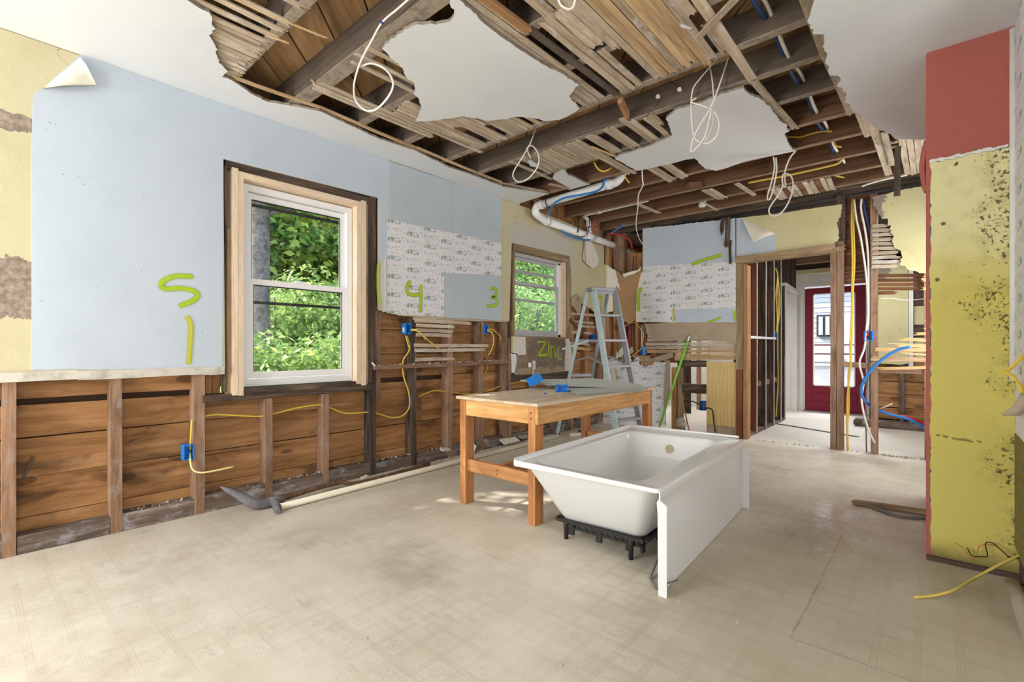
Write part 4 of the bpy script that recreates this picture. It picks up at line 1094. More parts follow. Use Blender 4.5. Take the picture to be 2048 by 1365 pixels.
wp = structure('wall_passage', 'outer wall right of the hall, yellow plaster above bare planks')
YE = 8.35
x0 = ony(1741, 800, YE).x
box('post', (x0 - .01, x0 + .06), (YE - .02, YD), (0, 2.7), MAT['stud_dark'], wp)
zt, zb = ony(1765, 596, YE).z + .5, ony(1765, 728, YE).z
sheet('plaster', [ragged([(x0 + .05, zb, .01), (ony(1817, 700, YE).x, zb), (ony(1817, 700, YE).x, zt), (x0 + .05, zt)])], lambda a, b: (a, YE - .02, b), (0, .02, 0), [MAT['yellow_back'], MAT['plaster_core']], wp)
xa = ony(1818, 700, YE).x
box('casing', (xa, xa + .045), (YE - .04, YE + .02), (zb - .05, zt), MAT['white_trim'], wp)
for z0, z1, mt in ((.95, 1.24, 'yellow_back'), (1.25, 1.40, 'stud_dark'), (1.41, 1.66, 'yellow_back'), (1.67, 2.5, 'stud_dark')):
    box('panel', (xa + .05, .4), (YE + .05, YE + .07), (z0, z1), MAT[mt], wp)
zz = .12
for i in range(5):
    h = (.16, .19, .17, .15, .16)[i]
    board('plank', (x0 + .06, YE + .09, zz + h / 2), (.4, YE + .09, zz + h / 2 + random.uniform(-.004, .004)), h - .008, .02, (0, 1, 0), MAT['plank'], wp, seg=5, warp=.003)
    zz += h
for u0, u1 in ((1798, 1809),):
    a, b = ony(u0, 790, YE).x, ony(u1, 790, YE).x
    board('stud', ((a + b) / 2, YE + .03, .1), ((a + b) / 2, YE + .03, .95), b - a, .08, (0, 1, 0), MAT['plate'], wp)
box('sill_plate', (-.86, .4), (YE - .05, YE + .08), (0, .105), MAT['plate'], wp)
box('block', (ony(1708, 840, YE).x, ony(1725, 840, YE).x), (YE - .075, YE - .052), (0.02, .09), MAT['plate'], wp)

# ---------------------------------------------------------------- entrance door
d1 = empty('door_1', ((dx0 + dx1) / 2, YD, 0), 'maroon entrance door with a tall glazed panel', 'door', None, 'structure')
MAT['maroon'] = plaster('maroon_door_paint', (134, 44, 62), (122, 38, 56), .3, bs=.05)
lx0, lx1 = ony(1626, 700, YD).x, ony(1626, 700, YD).x + .60
lz0, lz1 = .445, 2.03
TD = .045
for nm, xr, zr in (('stile', (dx0, lx0), (dz0, dz1)), ('stile', (lx1, dx1), (dz0, dz1)), ('rail', (lx0, lx1), (lz1, dz1)), ('rail', (lx0, lx1), (dz0, lz0))):
    box(nm, xr, (YD, YD + TD), zr, MAT['maroon'], d1)
for xr, zr in (((lx0, lx0 + .018), (lz0, lz1)), ((lx1 - .018, lx1), (lz0, lz1)), ((lx0, lx1), (lz1 - .018, lz1)), ((lx0, lx1), (lz0, lz0 + .018))):
    box('glazing_bead', xr, (YD - .006, YD + .01), zr, MAT['vinyl'], d1)
for v in (690.5, 708.5):
    z = ony(1660, v, YD).z
    box('glazing_bar', (lx0 + .018, lx1 - .018), (YD + .012, YD + .03), (z - .012, z + .012), MAT['maroon'], d1)
box('pane', (lx0 + .01, lx1 - .01), (YD + .03, YD + .036), (lz0 + .01, lz1 - .01), MAT['glass'], d1)
pz0, pz1 = ony(1660, 805, YD).z, ony(1660, 786, YD).z
for xr, zr in (((lx0 - .02, lx1 + .02), (pz0, pz0 + .012)), ((lx0 - .02, lx1 + .02), (pz1 - .012, pz1)), ((lx0 - .02, lx0 - .008), (pz0, pz1)), ((lx1 + .008, lx1 + .02), (pz0, pz1))):
    box('panel_moulding', xr, (YD - .008, YD), zr, MAT['maroon'], d1)
box('threshold', (dx0 - .02, dx1 + .02), (YD - .06, YD + .08), (0, .012), MAT['alu'], d1)

# ---------------------------------------------------------------- right-hand pier, wall beside it, unseen rear walls
wr = structure('wall_right', 'right wall end painted brick-red above and mould-specked yellow below')
px0, px1, py = -.038, .262, 3.33
zr = 2.082
sheet('red_coat', [ragged([(px0, zr - .0), (px0, 2.70), (.30, 2.70), (.30, zr + .012, .008)], .012)], lambda a, b: (a, py, b), (0, .02, 0), [MAT['red_paint'], MAT['white_trim']], wr)
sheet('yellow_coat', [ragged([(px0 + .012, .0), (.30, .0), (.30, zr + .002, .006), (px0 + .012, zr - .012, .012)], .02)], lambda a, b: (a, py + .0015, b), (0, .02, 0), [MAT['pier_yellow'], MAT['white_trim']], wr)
sheet('red_edge', [ragged([(px0, .0, .002), (px0 + .016, .0, .006), (px0 + .016, zr), (px0, zr)], .03)], lambda a, b: (a, py - .001, b), (0, .024, 0), [MAT['red_paint'], MAT['plaster_core']], wr)
sheet('crumbling_rim', [ragged([(px0 + .012, zr - .012, .008), (.262, zr, .008), (.262, zr + .01, .006), (px0 + .012, zr + .004, .006)], .01)], lambda a, b: (a, py - .003, b), (0, .006, 0), [MAT['white_trim'], MAT['plaster_core']], wr)
box('core', (px0 + .002, .32), (py + .015, 4.72), (0, 2.68), MAT['white_trim'], wr)
box('side_coat', (px0 - .002, px0 + .004), (py + .02, 4.70), (0, 2.66), MAT['red_paint'], wr)
tube('red_bulge', [(px0 + .004, py + .02, 2.20), (px0 - .010, py + .03, 2.13), (px0 - .016, py + .03, 2.06), (px0 - .008, py + .03, 1.98), (px0 + .004, py + .02, 1.93)], .014, MAT['red_paint'], wr, 8)
# wallpapered wall running towards the photographer: rounded white edge, print paper, dark foot
sheet('wallpaper_sheet', [ragged([(3.33, .60), (3.33, 2.66), (2.62, 2.7), (2.62, .75, .02)], .03)], lambda a, b: (.285, a, b), (.02, 0, 0), [MAT['floral_left'], MAT['plaster_core']], wr)
tube('edge_trim', [(.278, 3.325, .95), (.279, 3.325, 1.6), (.278, 3.325, 2.64)], .014, MAT['white_trim'], wr, 8, False)
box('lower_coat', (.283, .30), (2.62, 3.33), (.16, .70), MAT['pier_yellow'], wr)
box('stud', (.30, .36), (3.24, 3.32), (0, 2.7), MAT['stud_dark'], wr)
box('stud', (.30, .36), (2.62, 2.70), (0, 2.7), MAT['stud'], wr)
box('backing_board', (.37, .39), (2.62, 3.33), (0, 2.7), MAT['plank'], wr)
box('foot', (px0, .30), (py - .014, py + .01), (0, .026), MAT['stud_dark'], wr)
o = structure('wall_rear', 'white wall behind the photographer')
box('panel', (-3.9, 2.6), (-3.02, -2.95), (0, 2.8), MAT['ceiling'], o)
o = structure('wall_side', 'white wall to the right of the photographer')
box('panel', (2.55, 2.62), (-2.95, 4.8), (0, 2.8), MAT['ceiling'], o)
box('panel', (.32, 2.55), (4.72, 4.80), (0, 2.8), MAT['ceiling'], o)
o = structure('wall_far', 'outer walls of the rooms beyond the back wall')
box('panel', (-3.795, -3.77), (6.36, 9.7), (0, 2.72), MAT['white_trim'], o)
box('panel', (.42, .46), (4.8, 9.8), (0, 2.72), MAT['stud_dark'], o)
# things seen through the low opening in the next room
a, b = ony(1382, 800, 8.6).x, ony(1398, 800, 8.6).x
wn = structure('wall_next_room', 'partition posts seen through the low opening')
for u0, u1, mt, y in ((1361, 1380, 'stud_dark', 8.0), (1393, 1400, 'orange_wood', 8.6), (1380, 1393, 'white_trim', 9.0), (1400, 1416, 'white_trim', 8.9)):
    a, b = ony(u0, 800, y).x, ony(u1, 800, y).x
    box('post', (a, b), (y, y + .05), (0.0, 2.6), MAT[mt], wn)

# ---------------------------------------------------------------- windows
def window_big():
    w = empty('window_1', (XS, 1.74, .80), 'large white double-hung window in new pine framing', 'window', None, 'structure')
    XO = XS - .055      # inner face of the vinyl frame
    y0, y1, z0, z1 = 1.302, 2.172, .828, 2.288
    def b(n, yr, zr, xr, m): return box(n, xr, yr, zr, MAT[m], w)
    # new framing
    fx = (XS - .10, XS + .012)
    b('framing', (1.222, 1.262), (.775, 2.36), fx, 'new_wood')
    b('framing', (1.264, 1.296), (.77, 2.345), fx, 'new_wood')
    b('framing', (1.193, 1.221), (.765, 1.93), (XS - .10, XS - .004), 'casing')
    b('framing', (2.178, 2.222), (.80, 2.345), fx, 'new_wood')
    b('framing', (2.224, 2.268), (.785, 2.36), fx, 'new_wood')
    b('framing', (2.270, 2.300), (.785, 2.345), (XS - .09, XS - .004), 'casing')
    b('framing', (1.298, 2.176), (2.30, 2.344), fx, 'new_wood')
    b('old_casing', (1.185, 2.33), (2.348, 2.405), (XS - .06, XS - .001), 'stud_dark')
    b('old_casing', (1.178, 1.192), (.80, 2.36), (XS - .06, XS + .002), 'stud_dark')
    b('old_casing', (2.302, 2.325), (.80, 2.36), (XS - .06, XS + .002), 'stud_dark')
    b('old_sill', (1.27, 2.19), (.785, .822), (XS - .10, XS + .006), 'stud_dark')
    # vinyl frame
    xf = (XO - .07, XO)
    b('frame', (y0, y0 + .045), (z0, z1), xf, 'vinyl'); b('frame', (y1 - .045, y1), (z0, z1), xf, 'vinyl')
    b('frame', (y0 + .045, y1 - .045), (z1 - .045, z1), xf, 'vinyl'); b('frame', (y0 + .045, y1 - .045), (z0, z0 + .05), xf, 'vinyl')
    zm = 1.585
    def sash(x, za, zb, nm):
        s = box(nm, (x - .028, x), (y0 + .046, y0 + .084), (za, zb), MAT['vinyl'], w)
        for yr, zr in (((y1 - .084, y1 - .046), (za, zb)), ((y0 + .084, y1 - .084), (za, za + .045)), ((y0 + .084, y1 - .084), (zb - .042, zb))):
            box('sash_rail', (x - .028, x), yr, zr, MAT['vinyl'], s)
        box('pane', (x - .018, x - .014), (y0 + .08, y1 - .08), (za + .04, zb - .04), MAT['glass'], s)
        for yr, zr in (((y0 + .084, y0 + .089), (za + .045, zb - .042)), ((y1 - .089, y1 - .084), (za + .045, zb - .042)), ((y0 + .084, y1 - .084), (zb - .05, zb - .042))):
            box('glazing_seal', (x - .012, x - .004), yr, zr, MAT['gasket'], s)
        return s
    sash(XO - .036, zm - .02, z1 - .05, 'upper_sash')
    sash(XO - .004, z0 + .055, zm + .025, 'lower_sash')
    b('sash_lock', (1.70, 1.78), (zm + .026, zm + .04), (XO - .03, XO - .006), 'vinyl')
    # outer half-screen frame seen as dark bars through the glass
    for v in (432, 613):
        za = onx(600, v - 2, XO - .075).z
        b('screen_bar', (y0 + .046, y1 - .046), (za - .011, za + .011), (XO - .082, XO - .072), 'gasket')
    b('screen_bar', (y1 - .062, y1 - .046), (1.40, 1.60), (XO - .082, XO - .072), 'gasket')
    return w
window_big()
def window_small():
    w = empty('window_2', (XS, 4.75, 1.24), 'small grey-framed double-hung window in weathered wood casing', 'window', None, 'structure')
    def b(n, yr, zr, xr, m): return box(n, xr, yr, zr, MAT[m], w)
    y0, y1, z0, z1 = 4.22, 5.15, 1.245, 2.21
    b('casing', (4.175, 5.36), (2.235, 2.32), (XS - .10, XS + .006), 'casing')
    b('casing', (4.175, 4.212), (1.20, 2.234), (XS - .09, XS + .006), 'casing')
    b('casing', (5.30, 5.362), (1.21, 2.234), (XS - .02, XS + .008), 'casing')
    b('casing', (5.20, 5.298), (1.24, 2.234), (XS - .11, XS - .03), 'new_wood')
    b('sill', (4.2, 5.36), (1.215, 1.24), (XS - .10, XS + .012), 'casing')
    xf = (XS - .11, XS - .05)
    b('frame', (y0, y0 + .02), (z0, z1), xf, 'vinyl_grey'); b('frame', (y1, y1 + .048), (z0, z1), xf, 'vinyl')
    b('frame', (y0, y1 + .04), (z1 - .02, z1 + .022), xf, 'vinyl_grey'); b('frame', (y0, y1 + .045), (z0, z0 + .03), xf, 'vinyl_grey')
    zm = onx(1070, 574, XS - .08).z
    def sash(x, za, zb, nm):
        s = box(nm, (x - .024, x), (y0 + .022, y0 + .045), (za, zb), MAT['vinyl_grey'], w)
        for yr, zr in (((y1 - .035, y1 - .002), (za, zb)), ((y0 + .045, y1 - .035), (za, za + .04)), ((y0 + .045, y1 - .035), (zb - .035, zb))):
            box('sash_rail', (x - .024, x), yr, zr, MAT['vinyl_grey'], s)
        box('pane', (x - .016, x - .012), (y0 + .04, y1 - .03), (za + .035, zb - .03), MAT['glass'], s)
        return s
    sash(XS - .082, zm - .01, z1 - .022, 'upper_sash')
    sash(XS - .056, z0 + .032, zm + .03, 'lower_sash')
    for v in (549, 604):
        z = onx(1070, v, XS - .12).z
        b('screen_bar', (y0 + .02, y1 - .002), (z - .016, z + .016), (XS - .128, XS - .112), 'vinyl_grey')
    return w
window_small()
# ================================================================ THINGS
# ---------------------------------------------------------------- work table
def make_table():
    x0, x1, y0, y1, H = -2.575, -1.832, 2.318, 3.985, .762
    t = empty('work_table', ((x0 + x1) / 2, (y0 + y1) / 2, 0), 'pine work table with four square legs left of the bathtub', 'table')
    top = box('tabletop', (x0, x1), (y0, y1), (H - .020, H), MAT['tabletop'], t, seg=2); bevel(top, .002)
    L = [(x0 + .03, y0 + .012), (x1 - .085, y0 + .012), (x0 + .03, y1 - .10), (x1 - .085, y1 - .10)]
    for x, y in L:
        bevel(board('leg', (x + .0275, y + .043, 0), (x + .0275, y + .043, H - .02), .086, .055, (1, 0, 0), MAT['table_leg'], t, seg=3), .003)
    az0, az1 = H - .132, H - .02
    bevel(box('apron', (x0 + .085, x1 - .086), (y0 + .016, y0 + .04), (az0, az1), MAT['table_wood'], t), .002)
    bevel(box('apron', (x0 + .085, x1 - .086), (y1 - .04, y1 - .016), (az0, az1), MAT['table_wood'], t), .002)
    bevel(box('apron', (x1 - .030, x1 - .008), (y0 + .012, y1 - .10), (az0, az1 - .002), MAT['table_wood'], t), .002)
    bevel(box('apron', (x0 + .01, x0 + .03), (y0 + .10, y1 - .10), (az0, az1), MAT['table_wood'], t), .002)
    for k in ((.34, .50), (.72, .42)):
        pass
    s = bevel(box('stretcher', (x0 + .085, x1 - .085), (y0 + .03, y0 + .068), (.235, .318), MAT['table_leg'], t), .002)
    bevel(box('stretcher', (x0 + .085, x1 - .085), (y1 - .08, y1 - .042), (.235, .318), MAT['table_leg'], t), .002)
    bevel(box('stretcher', ((x0 + x1) / 2 - .019, (x0 + x1) / 2 + .019), (y0 + .068, y1 - .08), (.235, .318), MAT['table_leg'], t), .002)
    sc = []
    for (x, y, z, d) in ((x1 - .06, y0 + .0115, .70, 0), (x1 - .06, y0 + .0115, .665, 0), (x1 - .0295, y0 + .05, .70, 1), (x1 - .0295, y0 + .05, .66, 1), (x1 - .0295, y0 + .05, .29, 1), (x1 - .0295, y0 + .05, .26, 1), (-2.20, y0 + .0295, .285, 0), (-2.20, y0 + .0295, .262, 0)):
        a = (x, y, z)
        tube('screw_hole', [(x, y, z), (x, y, z) if False else (x + (.002 if d else 0), y - (0 if d else .002), z)], .005, MAT['black'], t, 8, False)
    return t
MAT['tabletop'] = wood('dusty_plywood_top', (176, 152, 122), (206, 184, 154), (222, 204, 178), stain=.25, vary=.02, sx=1.2, sy=9, dust=(206, 200, 192), bs=.05)
make_table()


# two pieces of board and what lies on the tabletop
HT = .762
def slab(name, pts, th, mats, label, cat, zs):
    o = sheet(name, [pts], lambda a, b: (a, b, zs(a, b)), (0, 0, -th), mats)
    return tag(o, label, cat)
b2 = [(onz(*p, HT + .012).x, onz(*p, HT + .012).y) for p in ((1158, 789), (1143, 782), (1082, 766), (1100, 763), (1290, 775.5), (1294, 778))]
slab('board_offcut', b2, .0105, [MAT['board_grey'], MAT['board_edge']], 'lower greenish board offcut lying flat on the work table', 'board', lambda a, b: HT + .012)
P = [(1041, 760.5, .826), (1119, 757, .836), (1183, 756.5, .832), (1279, 770, .790), (1295, 776, .778), (1136, 770, .800), (1062, 765, .813)]
W_ = [onz(u, v, z) for u, v, z in P]
# plane through the tilted board: higher at its left end
A_ = np.array([[p.x, p.y, 1] for p in W_]); sol = np.linalg.lstsq(A_, np.array([p.z for p in W_]), rcond=None)[0]
slab('board_offcut', [(p.x, p.y) for p in W_], .0105, [MAT['board_grey'], MAT['board_edge']], 'upper greenish board offcut tilted up at its left end on the work table', 'board', lambda a, b: float(sol[0] * a + sol[1] * b + sol[2]))
def elec_box(loc, rot, label, w=.056, h=.094, d=.07, group=None, th=.004, tabs=True):
    """open-fronted plastic box: local x = width, z = height, opening towards -y"""
    M = Matrix.Translation(Vector(loc)) @ rot.to_4x4()
    t = bpy.data.objects.new('electrical_box', None); t.empty_display_size = .05
    link(t, None, M); tag(t, label, 'junction box', group)
    def part(n, xr, yr, zr, mat):
        vs_ = [M @ Vector((x, y, z)) for z in zr for y in yr for x in xr]
        return mesh_obj(n, vs_, [(0, 2, 3, 1), (4, 5, 7, 6), (0, 1, 5, 4), (2, 6, 7, 3), (0, 4, 6, 2), (1, 3, 7, 5)], mat, t)
    part('back', (-w / 2, w / 2), (d - th, d), (-h / 2, h / 2), MAT['box_blue'])
    part('side', (-w / 2, -w / 2 + th), (0, d - th), (-h / 2, h / 2), MAT['box_blue'])
    part('side', (w / 2 - th, w / 2), (0, d - th), (-h / 2, h / 2), MAT['box_blue'])
    part('side', (-w / 2 + th, w / 2 - th), (0, d - th), (-h / 2, -h / 2 + th), MAT['box_blue'])
    part('side', (-w / 2 + th, w / 2 - th), (0, d - th), (h / 2 - th, h / 2), MAT['box_blue'])
    if tabs:
        part('screw_tab', (-.009, .009), (0.002, .006), (h / 2 - th - .010, h / 2 - th), MAT['box_blue'])
        part('screw_tab', (-.009, .009), (0.002, .006), (-h / 2 + th, -h / 2 + th + .010), MAT['box_blue'])
        part('nail_lug', (w / 2, w / 2 + .008), (d * .35, d * .65), (h / 2 - .03, h / 2 - .008), MAT['box_blue'])
        part('nail_lug', (w / 2, w / 2 + .008), (d * .35, d * .65), (-h / 2 + .008, -h / 2 + .03), MAT['box_blue'])
    return t, part
from mathutils import Euler
def R_(x=0, y=0, z=0): return Euler((math.radians(x), math.radians(y), math.radians(z))).to_matrix()
p = onz(1122, 786, HT)
t_, part_ = elec_box(p + Vector((-.012, .03, .0285)), R_(0, 90, 38), 'blue junction box lying on its side on the work table, opening towards the room', w=.056, h=.094, d=.06)
for dx in (-.038, .036):
    q = p + Vector((-.012, .03, .057)) + Vector((dx * CS, dx * SN, 0))
    tube('nail', [q, q + Vector((0, 0, .035))], .0013, MAT['iron'], t_, 5, False)
p = onz(1072, 779, HT)
elec_box(p + Vector((-.01, .02, .047)), R_(65, 12, 160), 'blue junction box lying on its back at the left of the work table', w=.09, h=.094, d=.07)
p = onz(1090.5, 789, HT)
o = box('wire_nut', (p.x - .008, p.x + .008), (p.y - .006, p.y + .006), (HT, HT + .009), plain('dark_blue_plastic', (24, 44, 150), .4)); tag(o, 'tiny dark blue plastic bit on the work table', 'plastic bit')
for i, (u, v, s) in enumerate(((1011, 790, .011), (1016, 791, .008), (1064, 789, .009), (981, 791, .008), (1120, 793, .010), (1070, 798, .006))):
    p = onz(u, v, HT)
    o = mesh_obj('crumb', [p + Vector(q) * s for q in ((-1, -.6, 0), (.9, -.8, 0), (1.1, .7, 0), (-.7, .9, 0), (-.3, -.2, 1.0), (.5, .3, .8))], [(0, 3, 2, 1), (0, 1, 4), (1, 5, 4), (1, 2, 5), (2, 3, 4, 5), (3, 0, 4)], MAT['debris'])
    tag(o, 'small plaster crumb lying on the dusty tabletop', 'rubble', 'plaster crumbs on the work table')

# ---------------------------------------------------------------- bathtub
def make_tub():
    A = Vector((-.922, 2.046, 0)); rot = math.radians(2.9)
    ey = Vector((-math.sin(rot), math.cos(rot), 0)); ex = Vector((-math.cos(rot), -math.sin(rot), 0))   # ex: away from the apron
    t = empty('bathtub', A + ex * .42 + ey * .75, 'white acrylic alcove bathtub with apron standing loose on the floor', 'bathtub')
    W, L, H = .845, 1.512, .485
    def w(a, b, z): return A + ex * a + ey * b + Vector((0, 0, z))
    def rr(a0, a1, b0, b1, r, z, n=5):
        pts = []
        for ca, cb, s in ((a0 + r, b0 + r, 180), (a1 - r, b0 + r, 270), (a1 - r, b1 - r, 0), (a0 + r, b1 - r, 90)):
            for i in range(n + 1):
                an = math.radians(s + 90 * i / n)
                a, b = ca + r * math.cos(an), cb + r * math.sin(an)
                pts.append((a, b, z(a, b) if callable(z) else z))
        return pts
    lip = lambda a, b: H if a > .05 else H - .012
    dk = lambda a, b: H - .016 if a > .05 else H - .013
    rings = [rr(.24, .63, .36, 1.20, .06, .132), rr(.19, .685, .25, 1.285, .05, .134), rr(.175, .695, .238, 1.295, .055, .15),
             rr(.060, .800, .062, 1.43, .085, .42), rr(.052, .806, .048, 1.445, .08, .452),
             rr(.008, W - .002, .004, L - .004, .02, .452), rr(.0, W, .0, L, .025, .458), rr(.0, W, .0, L, .025, lambda a, b: lip(a, b) - .004), rr(.004, W - .004, .004, L - .004, .025, lip),
             rr(.012, W - .011, .011, L - .011, .022, lip), rr(.02, W - .018, .018, L - .018, .02, dk),
             rr(.125, W - .052, .095, L - .10, .075, H - .020), rr(.133, W - .058, .102, L - .106, .075, H - .024), rr(.142, W - .066, .110, L - .114, .075, H - .040),
             rr(.205, W - .125, .235, L - .150, .10, .26), rr(.232, W - .15, .31, L - .172, .11, .19), rr(.265, W - .185, .36, L - .21, .12, .168), rr(.34, W - .28, .48, L - .32, .08, .164)]
    n = len(rings[0]); vs_ = [w(*p) for r in rings for p in r]
    fs = []
    for k in range(len(rings) - 1):
        for i in range(n):
            j = (i + 1) % n
            fs.append((k * n + i, k * n + j, (k + 1) * n + j, (k + 1) * n + i))
    fs.append(tuple(range(n - 1, -1, -1))); fs.append(tuple((len(rings) - 1) * n + i for i in range(n)))
    o = mesh_obj('basin', vs_, fs, MAT['tub'], t, smooth=True)
    m = o.modifiers.new('edge', 'EDGE_SPLIT'); m.split_angle = math.radians(50)
    # upstanding tile flange along the left and far rims
    def fl(p0, p1):
        d = (p1 - p0).normalized()
        board('tile_flange', p0 + Vector((0, 0, .002)), p1 + Vector((0, 0, .002)), .006, .014, (0, 0, 1), MAT['tub'], t, seg=1)
    fl(w(W - .006, .02, H), w(W - .006, L - .02, H)); fl(w(.03, L - .006, H), w(W - .03, L - .006, H))
    # apron with a slightly rolled head and returned ends
    prof = [(.004, H - .016), (.0, H - .03), (.0, H - .055), (.010, H - .07), (.006, H - .12), (.004, .02), (.004, .004)]
    vs_, fs = [], []
    nb = 12
    for i in range(nb + 1):
        b = L * i / nb
        for a, z in prof:
            bow = .006 * math.sin(math.pi * i / nb)
            vs_.append(w(a - bow * (z < .42), b, z))
        for a, z in reversed(prof):
            bow = .006 * math.sin(math.pi * i / nb)
            vs_.append(w(a + .006 - bow * (z < .42), b, z))
    k = len(prof) * 2
    for i in range(nb):
        for j in range(k):
            j2 = (j + 1) % k
            fs.append((i * k + j, (i + 1) * k + j, (i + 1) * k + j2, i * k + j2))
    fs.append(tuple(range(k))); fs.append(tuple(nb * k + j for j in range(k - 1, -1, -1)))
    o = mesh_obj('apron', vs_, fs, MAT['tub'], t, smooth=True)
    m = o.modifiers.new('edge', 'EDGE_SPLIT'); m.split_angle = math.radians(40)
    # end returns
    def quad(name, a0, a1, b, zt0, zt1, th=.004):
        V = [w(a0, b, .0), w(a1, b, .0), w(a1, b, zt1), w(a0, b, zt0), w(a0, b + th, .0), w(a1, b + th, .0), w(a1, b + th, zt1), w(a0, b + th, zt0)]
        return mesh_obj(name, V, [(0, 1, 2, 3), (7, 6, 5, 4), (0, 4, 5, 1), (1, 5, 6, 2), (2, 6, 7, 3), (3, 7, 4, 0)], MAT['tub'], t)
    quad('apron_return', -.030, .008, -.001, .405, .432)
    quad('apron_return', -.036, .006, L - .002, .40, .42)
    # overflow opening and drain
    c = w(.47, L - .128, .365)
    def disc(name, c, nrm, r, mat, th=.006):
        nrm = Vector(nrm).normalized(); u_ = nrm.orthogonal().normalized(); v_ = nrm.cross(u_)
        V = []
        for s in (0, 1):
            for i in range(20):
                an = 2 * math.pi * i / 20
                V.append(c + (u_ * math.cos(an) + v_ * math.sin(an)) * r + nrm * th * s)
        F = [tuple(range(19, -1, -1)), tuple(range(20, 40))] + [(i, (i + 1) % 20, 20 + (i + 1) % 20, 20 + i) for i in range(20)]
        return mesh_obj(name, V, F, mat, t)
    nn = -ey + Vector((0, 0, .16))
    disc('overflow_hole', c + ey * .0, nn, .031, MAT['overflow'], .008)
    disc('drain_hole', w(.47, 1.12, .163), (0, 0, 1), .028, MAT['overflow'], .004)
    # black support frame with four feet
    def bar(name, p0, p1, wd, h, up=(0, 0, 1)): return board(name, p0, p1, wd, h, up, MAT['black'], t, seg=1)
    ca = [(.175, .236), (.695, .236), (.695, 1.297), (.175, 1.297)]
    ci = [(.215, .285), (.655, .285), (.655, 1.25), (.215, 1.25)]
    for i in range(4):
        a, b = ca[i], ca[(i + 1) % 4]
        bar('base_rail', w(*a, .127), w(*b, .127), .03, .016)
        a, b = ci[i], ci[(i + 1) % 4]
        bar('base_rail', w(*a, .112), w(*b, .112), .012, .016)
        bar('base_rail', w(*a, .076), w(*b, .076), .012, .014)
        d0, d1 = Vector(w(*a, .095)), Vector(w(*b, .095))
        m = 10 if i % 2 == 0 else 18
        for s in range(m):
            q = d0.lerp(d1, (s + .5) / m)
            tall = s % 4 == 1
            board('base_rib', q + Vector((0, 0, -.060 if tall else -.02)), q + Vector((0, 0, .018)), .034 if tall else .022, .014, ex if i % 2 else ey, MAT['black'], t, seg=1)
    for a, b in ((.262, .268), (.672, .290), (.672, 1.26), (.21, 1.26)):
        tube('foot', [w(a, b, .125), w(a, b, .07), w(a, b, 0)], .015, MAT['black'], t, 10, False, radii=[.019, .015, .012])
    return w
TW = make_tub()
# wire shelf rack poking out behind the apron's near end
r0 = onz(1300, 1165, 0)
fr = empty('wire_bracket', r0, 'small dark wire bracket lying behind the near end of the tub apron', 'bracket')
q = [onz(1317, 1138, .0) + Vector((0, 0, .055)), onz(1300, 1160, 0) + Vector((0, 0, .006)), onz(1312, 1179, 0) + Vector((0, 0, .006)), onz(1320, 1180, 0) + Vector((0.02, 0.03, .006))]
tube('wire', q, .005, MAT['iron'], fr, 6, False)
tube('wire', [q[1], q[1].lerp(q[0], .5) + Vector((.06, .06, .01))], .004, MAT['iron'], fr, 6, False)
tube('wire', [q[2], q[2] + Vector((.07, .08, .03))], .004, MAT['iron'], fr, 6, False)

# ---------------------------------------------------------------- stepladder
def make_ladder():
    fA, fB = Vector((-2.590, 4.70, 0)), Vector((-2.49, 5.10, 0))         # front feet
    bC, bD = Vector((-3.60, 4.95, 0)), Vector((-3.50, 5.34, 0))         # rear feet
    t = empty('stepladder', (fA + fB + bC + bD) / 4, 'aluminium stepladder with paint spatters standing in the far left corner', 'ladder')
    tA, tB = onz(1187, 579, 1.80), onz(1220, 580, 1.80)
    tB = tA + (tB - tA).normalized() * .27
    dn = Vector((-.96, .26, 0))
    tC, tD = tA + dn * .10, tB + dn * .10
    wdir = (fB - fA).normalized()
    def rail(name, a, b, wd, th, mat):
        return bevel(board(name, a, b, wd, th, wdir, MAT[mat], t, seg=2), .003)
    rail('front_rail', fA, tA, .075, .026, 'alu_paint'); rail('front_rail', fB, tB, .075, .026, 'alu')
    rail('rear_rail', bC, tC, .042, .022, 'alu_paint'); rail('rear_rail', bD, tD, .042, .022, 'alu')
    up = Vector((0, 0, 1))
    c0, c1 = (tA + tC) / 2 - wdir * .03, (tB + tD) / 2 + wdir * .03
    bevel(board('top_cap', c0, c1, .17, .045, up, MAT['alu'], t), .006)
    bevel(board('cap_apron', tA + Vector((.022, 0, -.03)) - wdir * .02, tB + Vector((.022, 0, -.03)) + wdir * .02, .055, .012, (1, 0, 0), MAT['alu'], t), .003)
    for f in (.165, .33, .495, .66, .825):
        a, b = fA.lerp(tA, f), fB.lerp(tB, f)
        a = a + wdir * .012; b = b - wdir * .012
        bevel(board('step', a, b, .085, .028, up, MAT['alu'], t), .003)
    for f in (.12, .42, .66):
        board('rear_bar', bC.lerp(tC, f), bD.lerp(tD, f), .034, .018, (1, 0, .3), MAT['alu'], t)
    for F0, F1, B0, B1 in ((fA, tA, bC, tC), (fB, tB, bD, tD)):
        a, b = F0.lerp(F1, .50), B0.lerp(B1, .52)
        m = (a + b) / 2 + Vector((0, 0, .075))
        board('spreader', a, m, .022, .005, wdir, MAT['alu'], t); board('spreader', m, b, .022, .005, wdir, MAT['alu'], t)
    for p in (fA, fB, bC, bD): box('foot', (p.x - .03, p.x + .03), (p.y - .016, p.y + .016), (0, .02), MAT['black'], t)
    a = bC.lerp(tC, .62)
    board('shelf_arm', a + Vector((-.20, 0, -.03)), a + Vector((.18, .0, .07)), .022, .012, wdir, MAT['alu_paint'], t)
    return t
make_ladder()

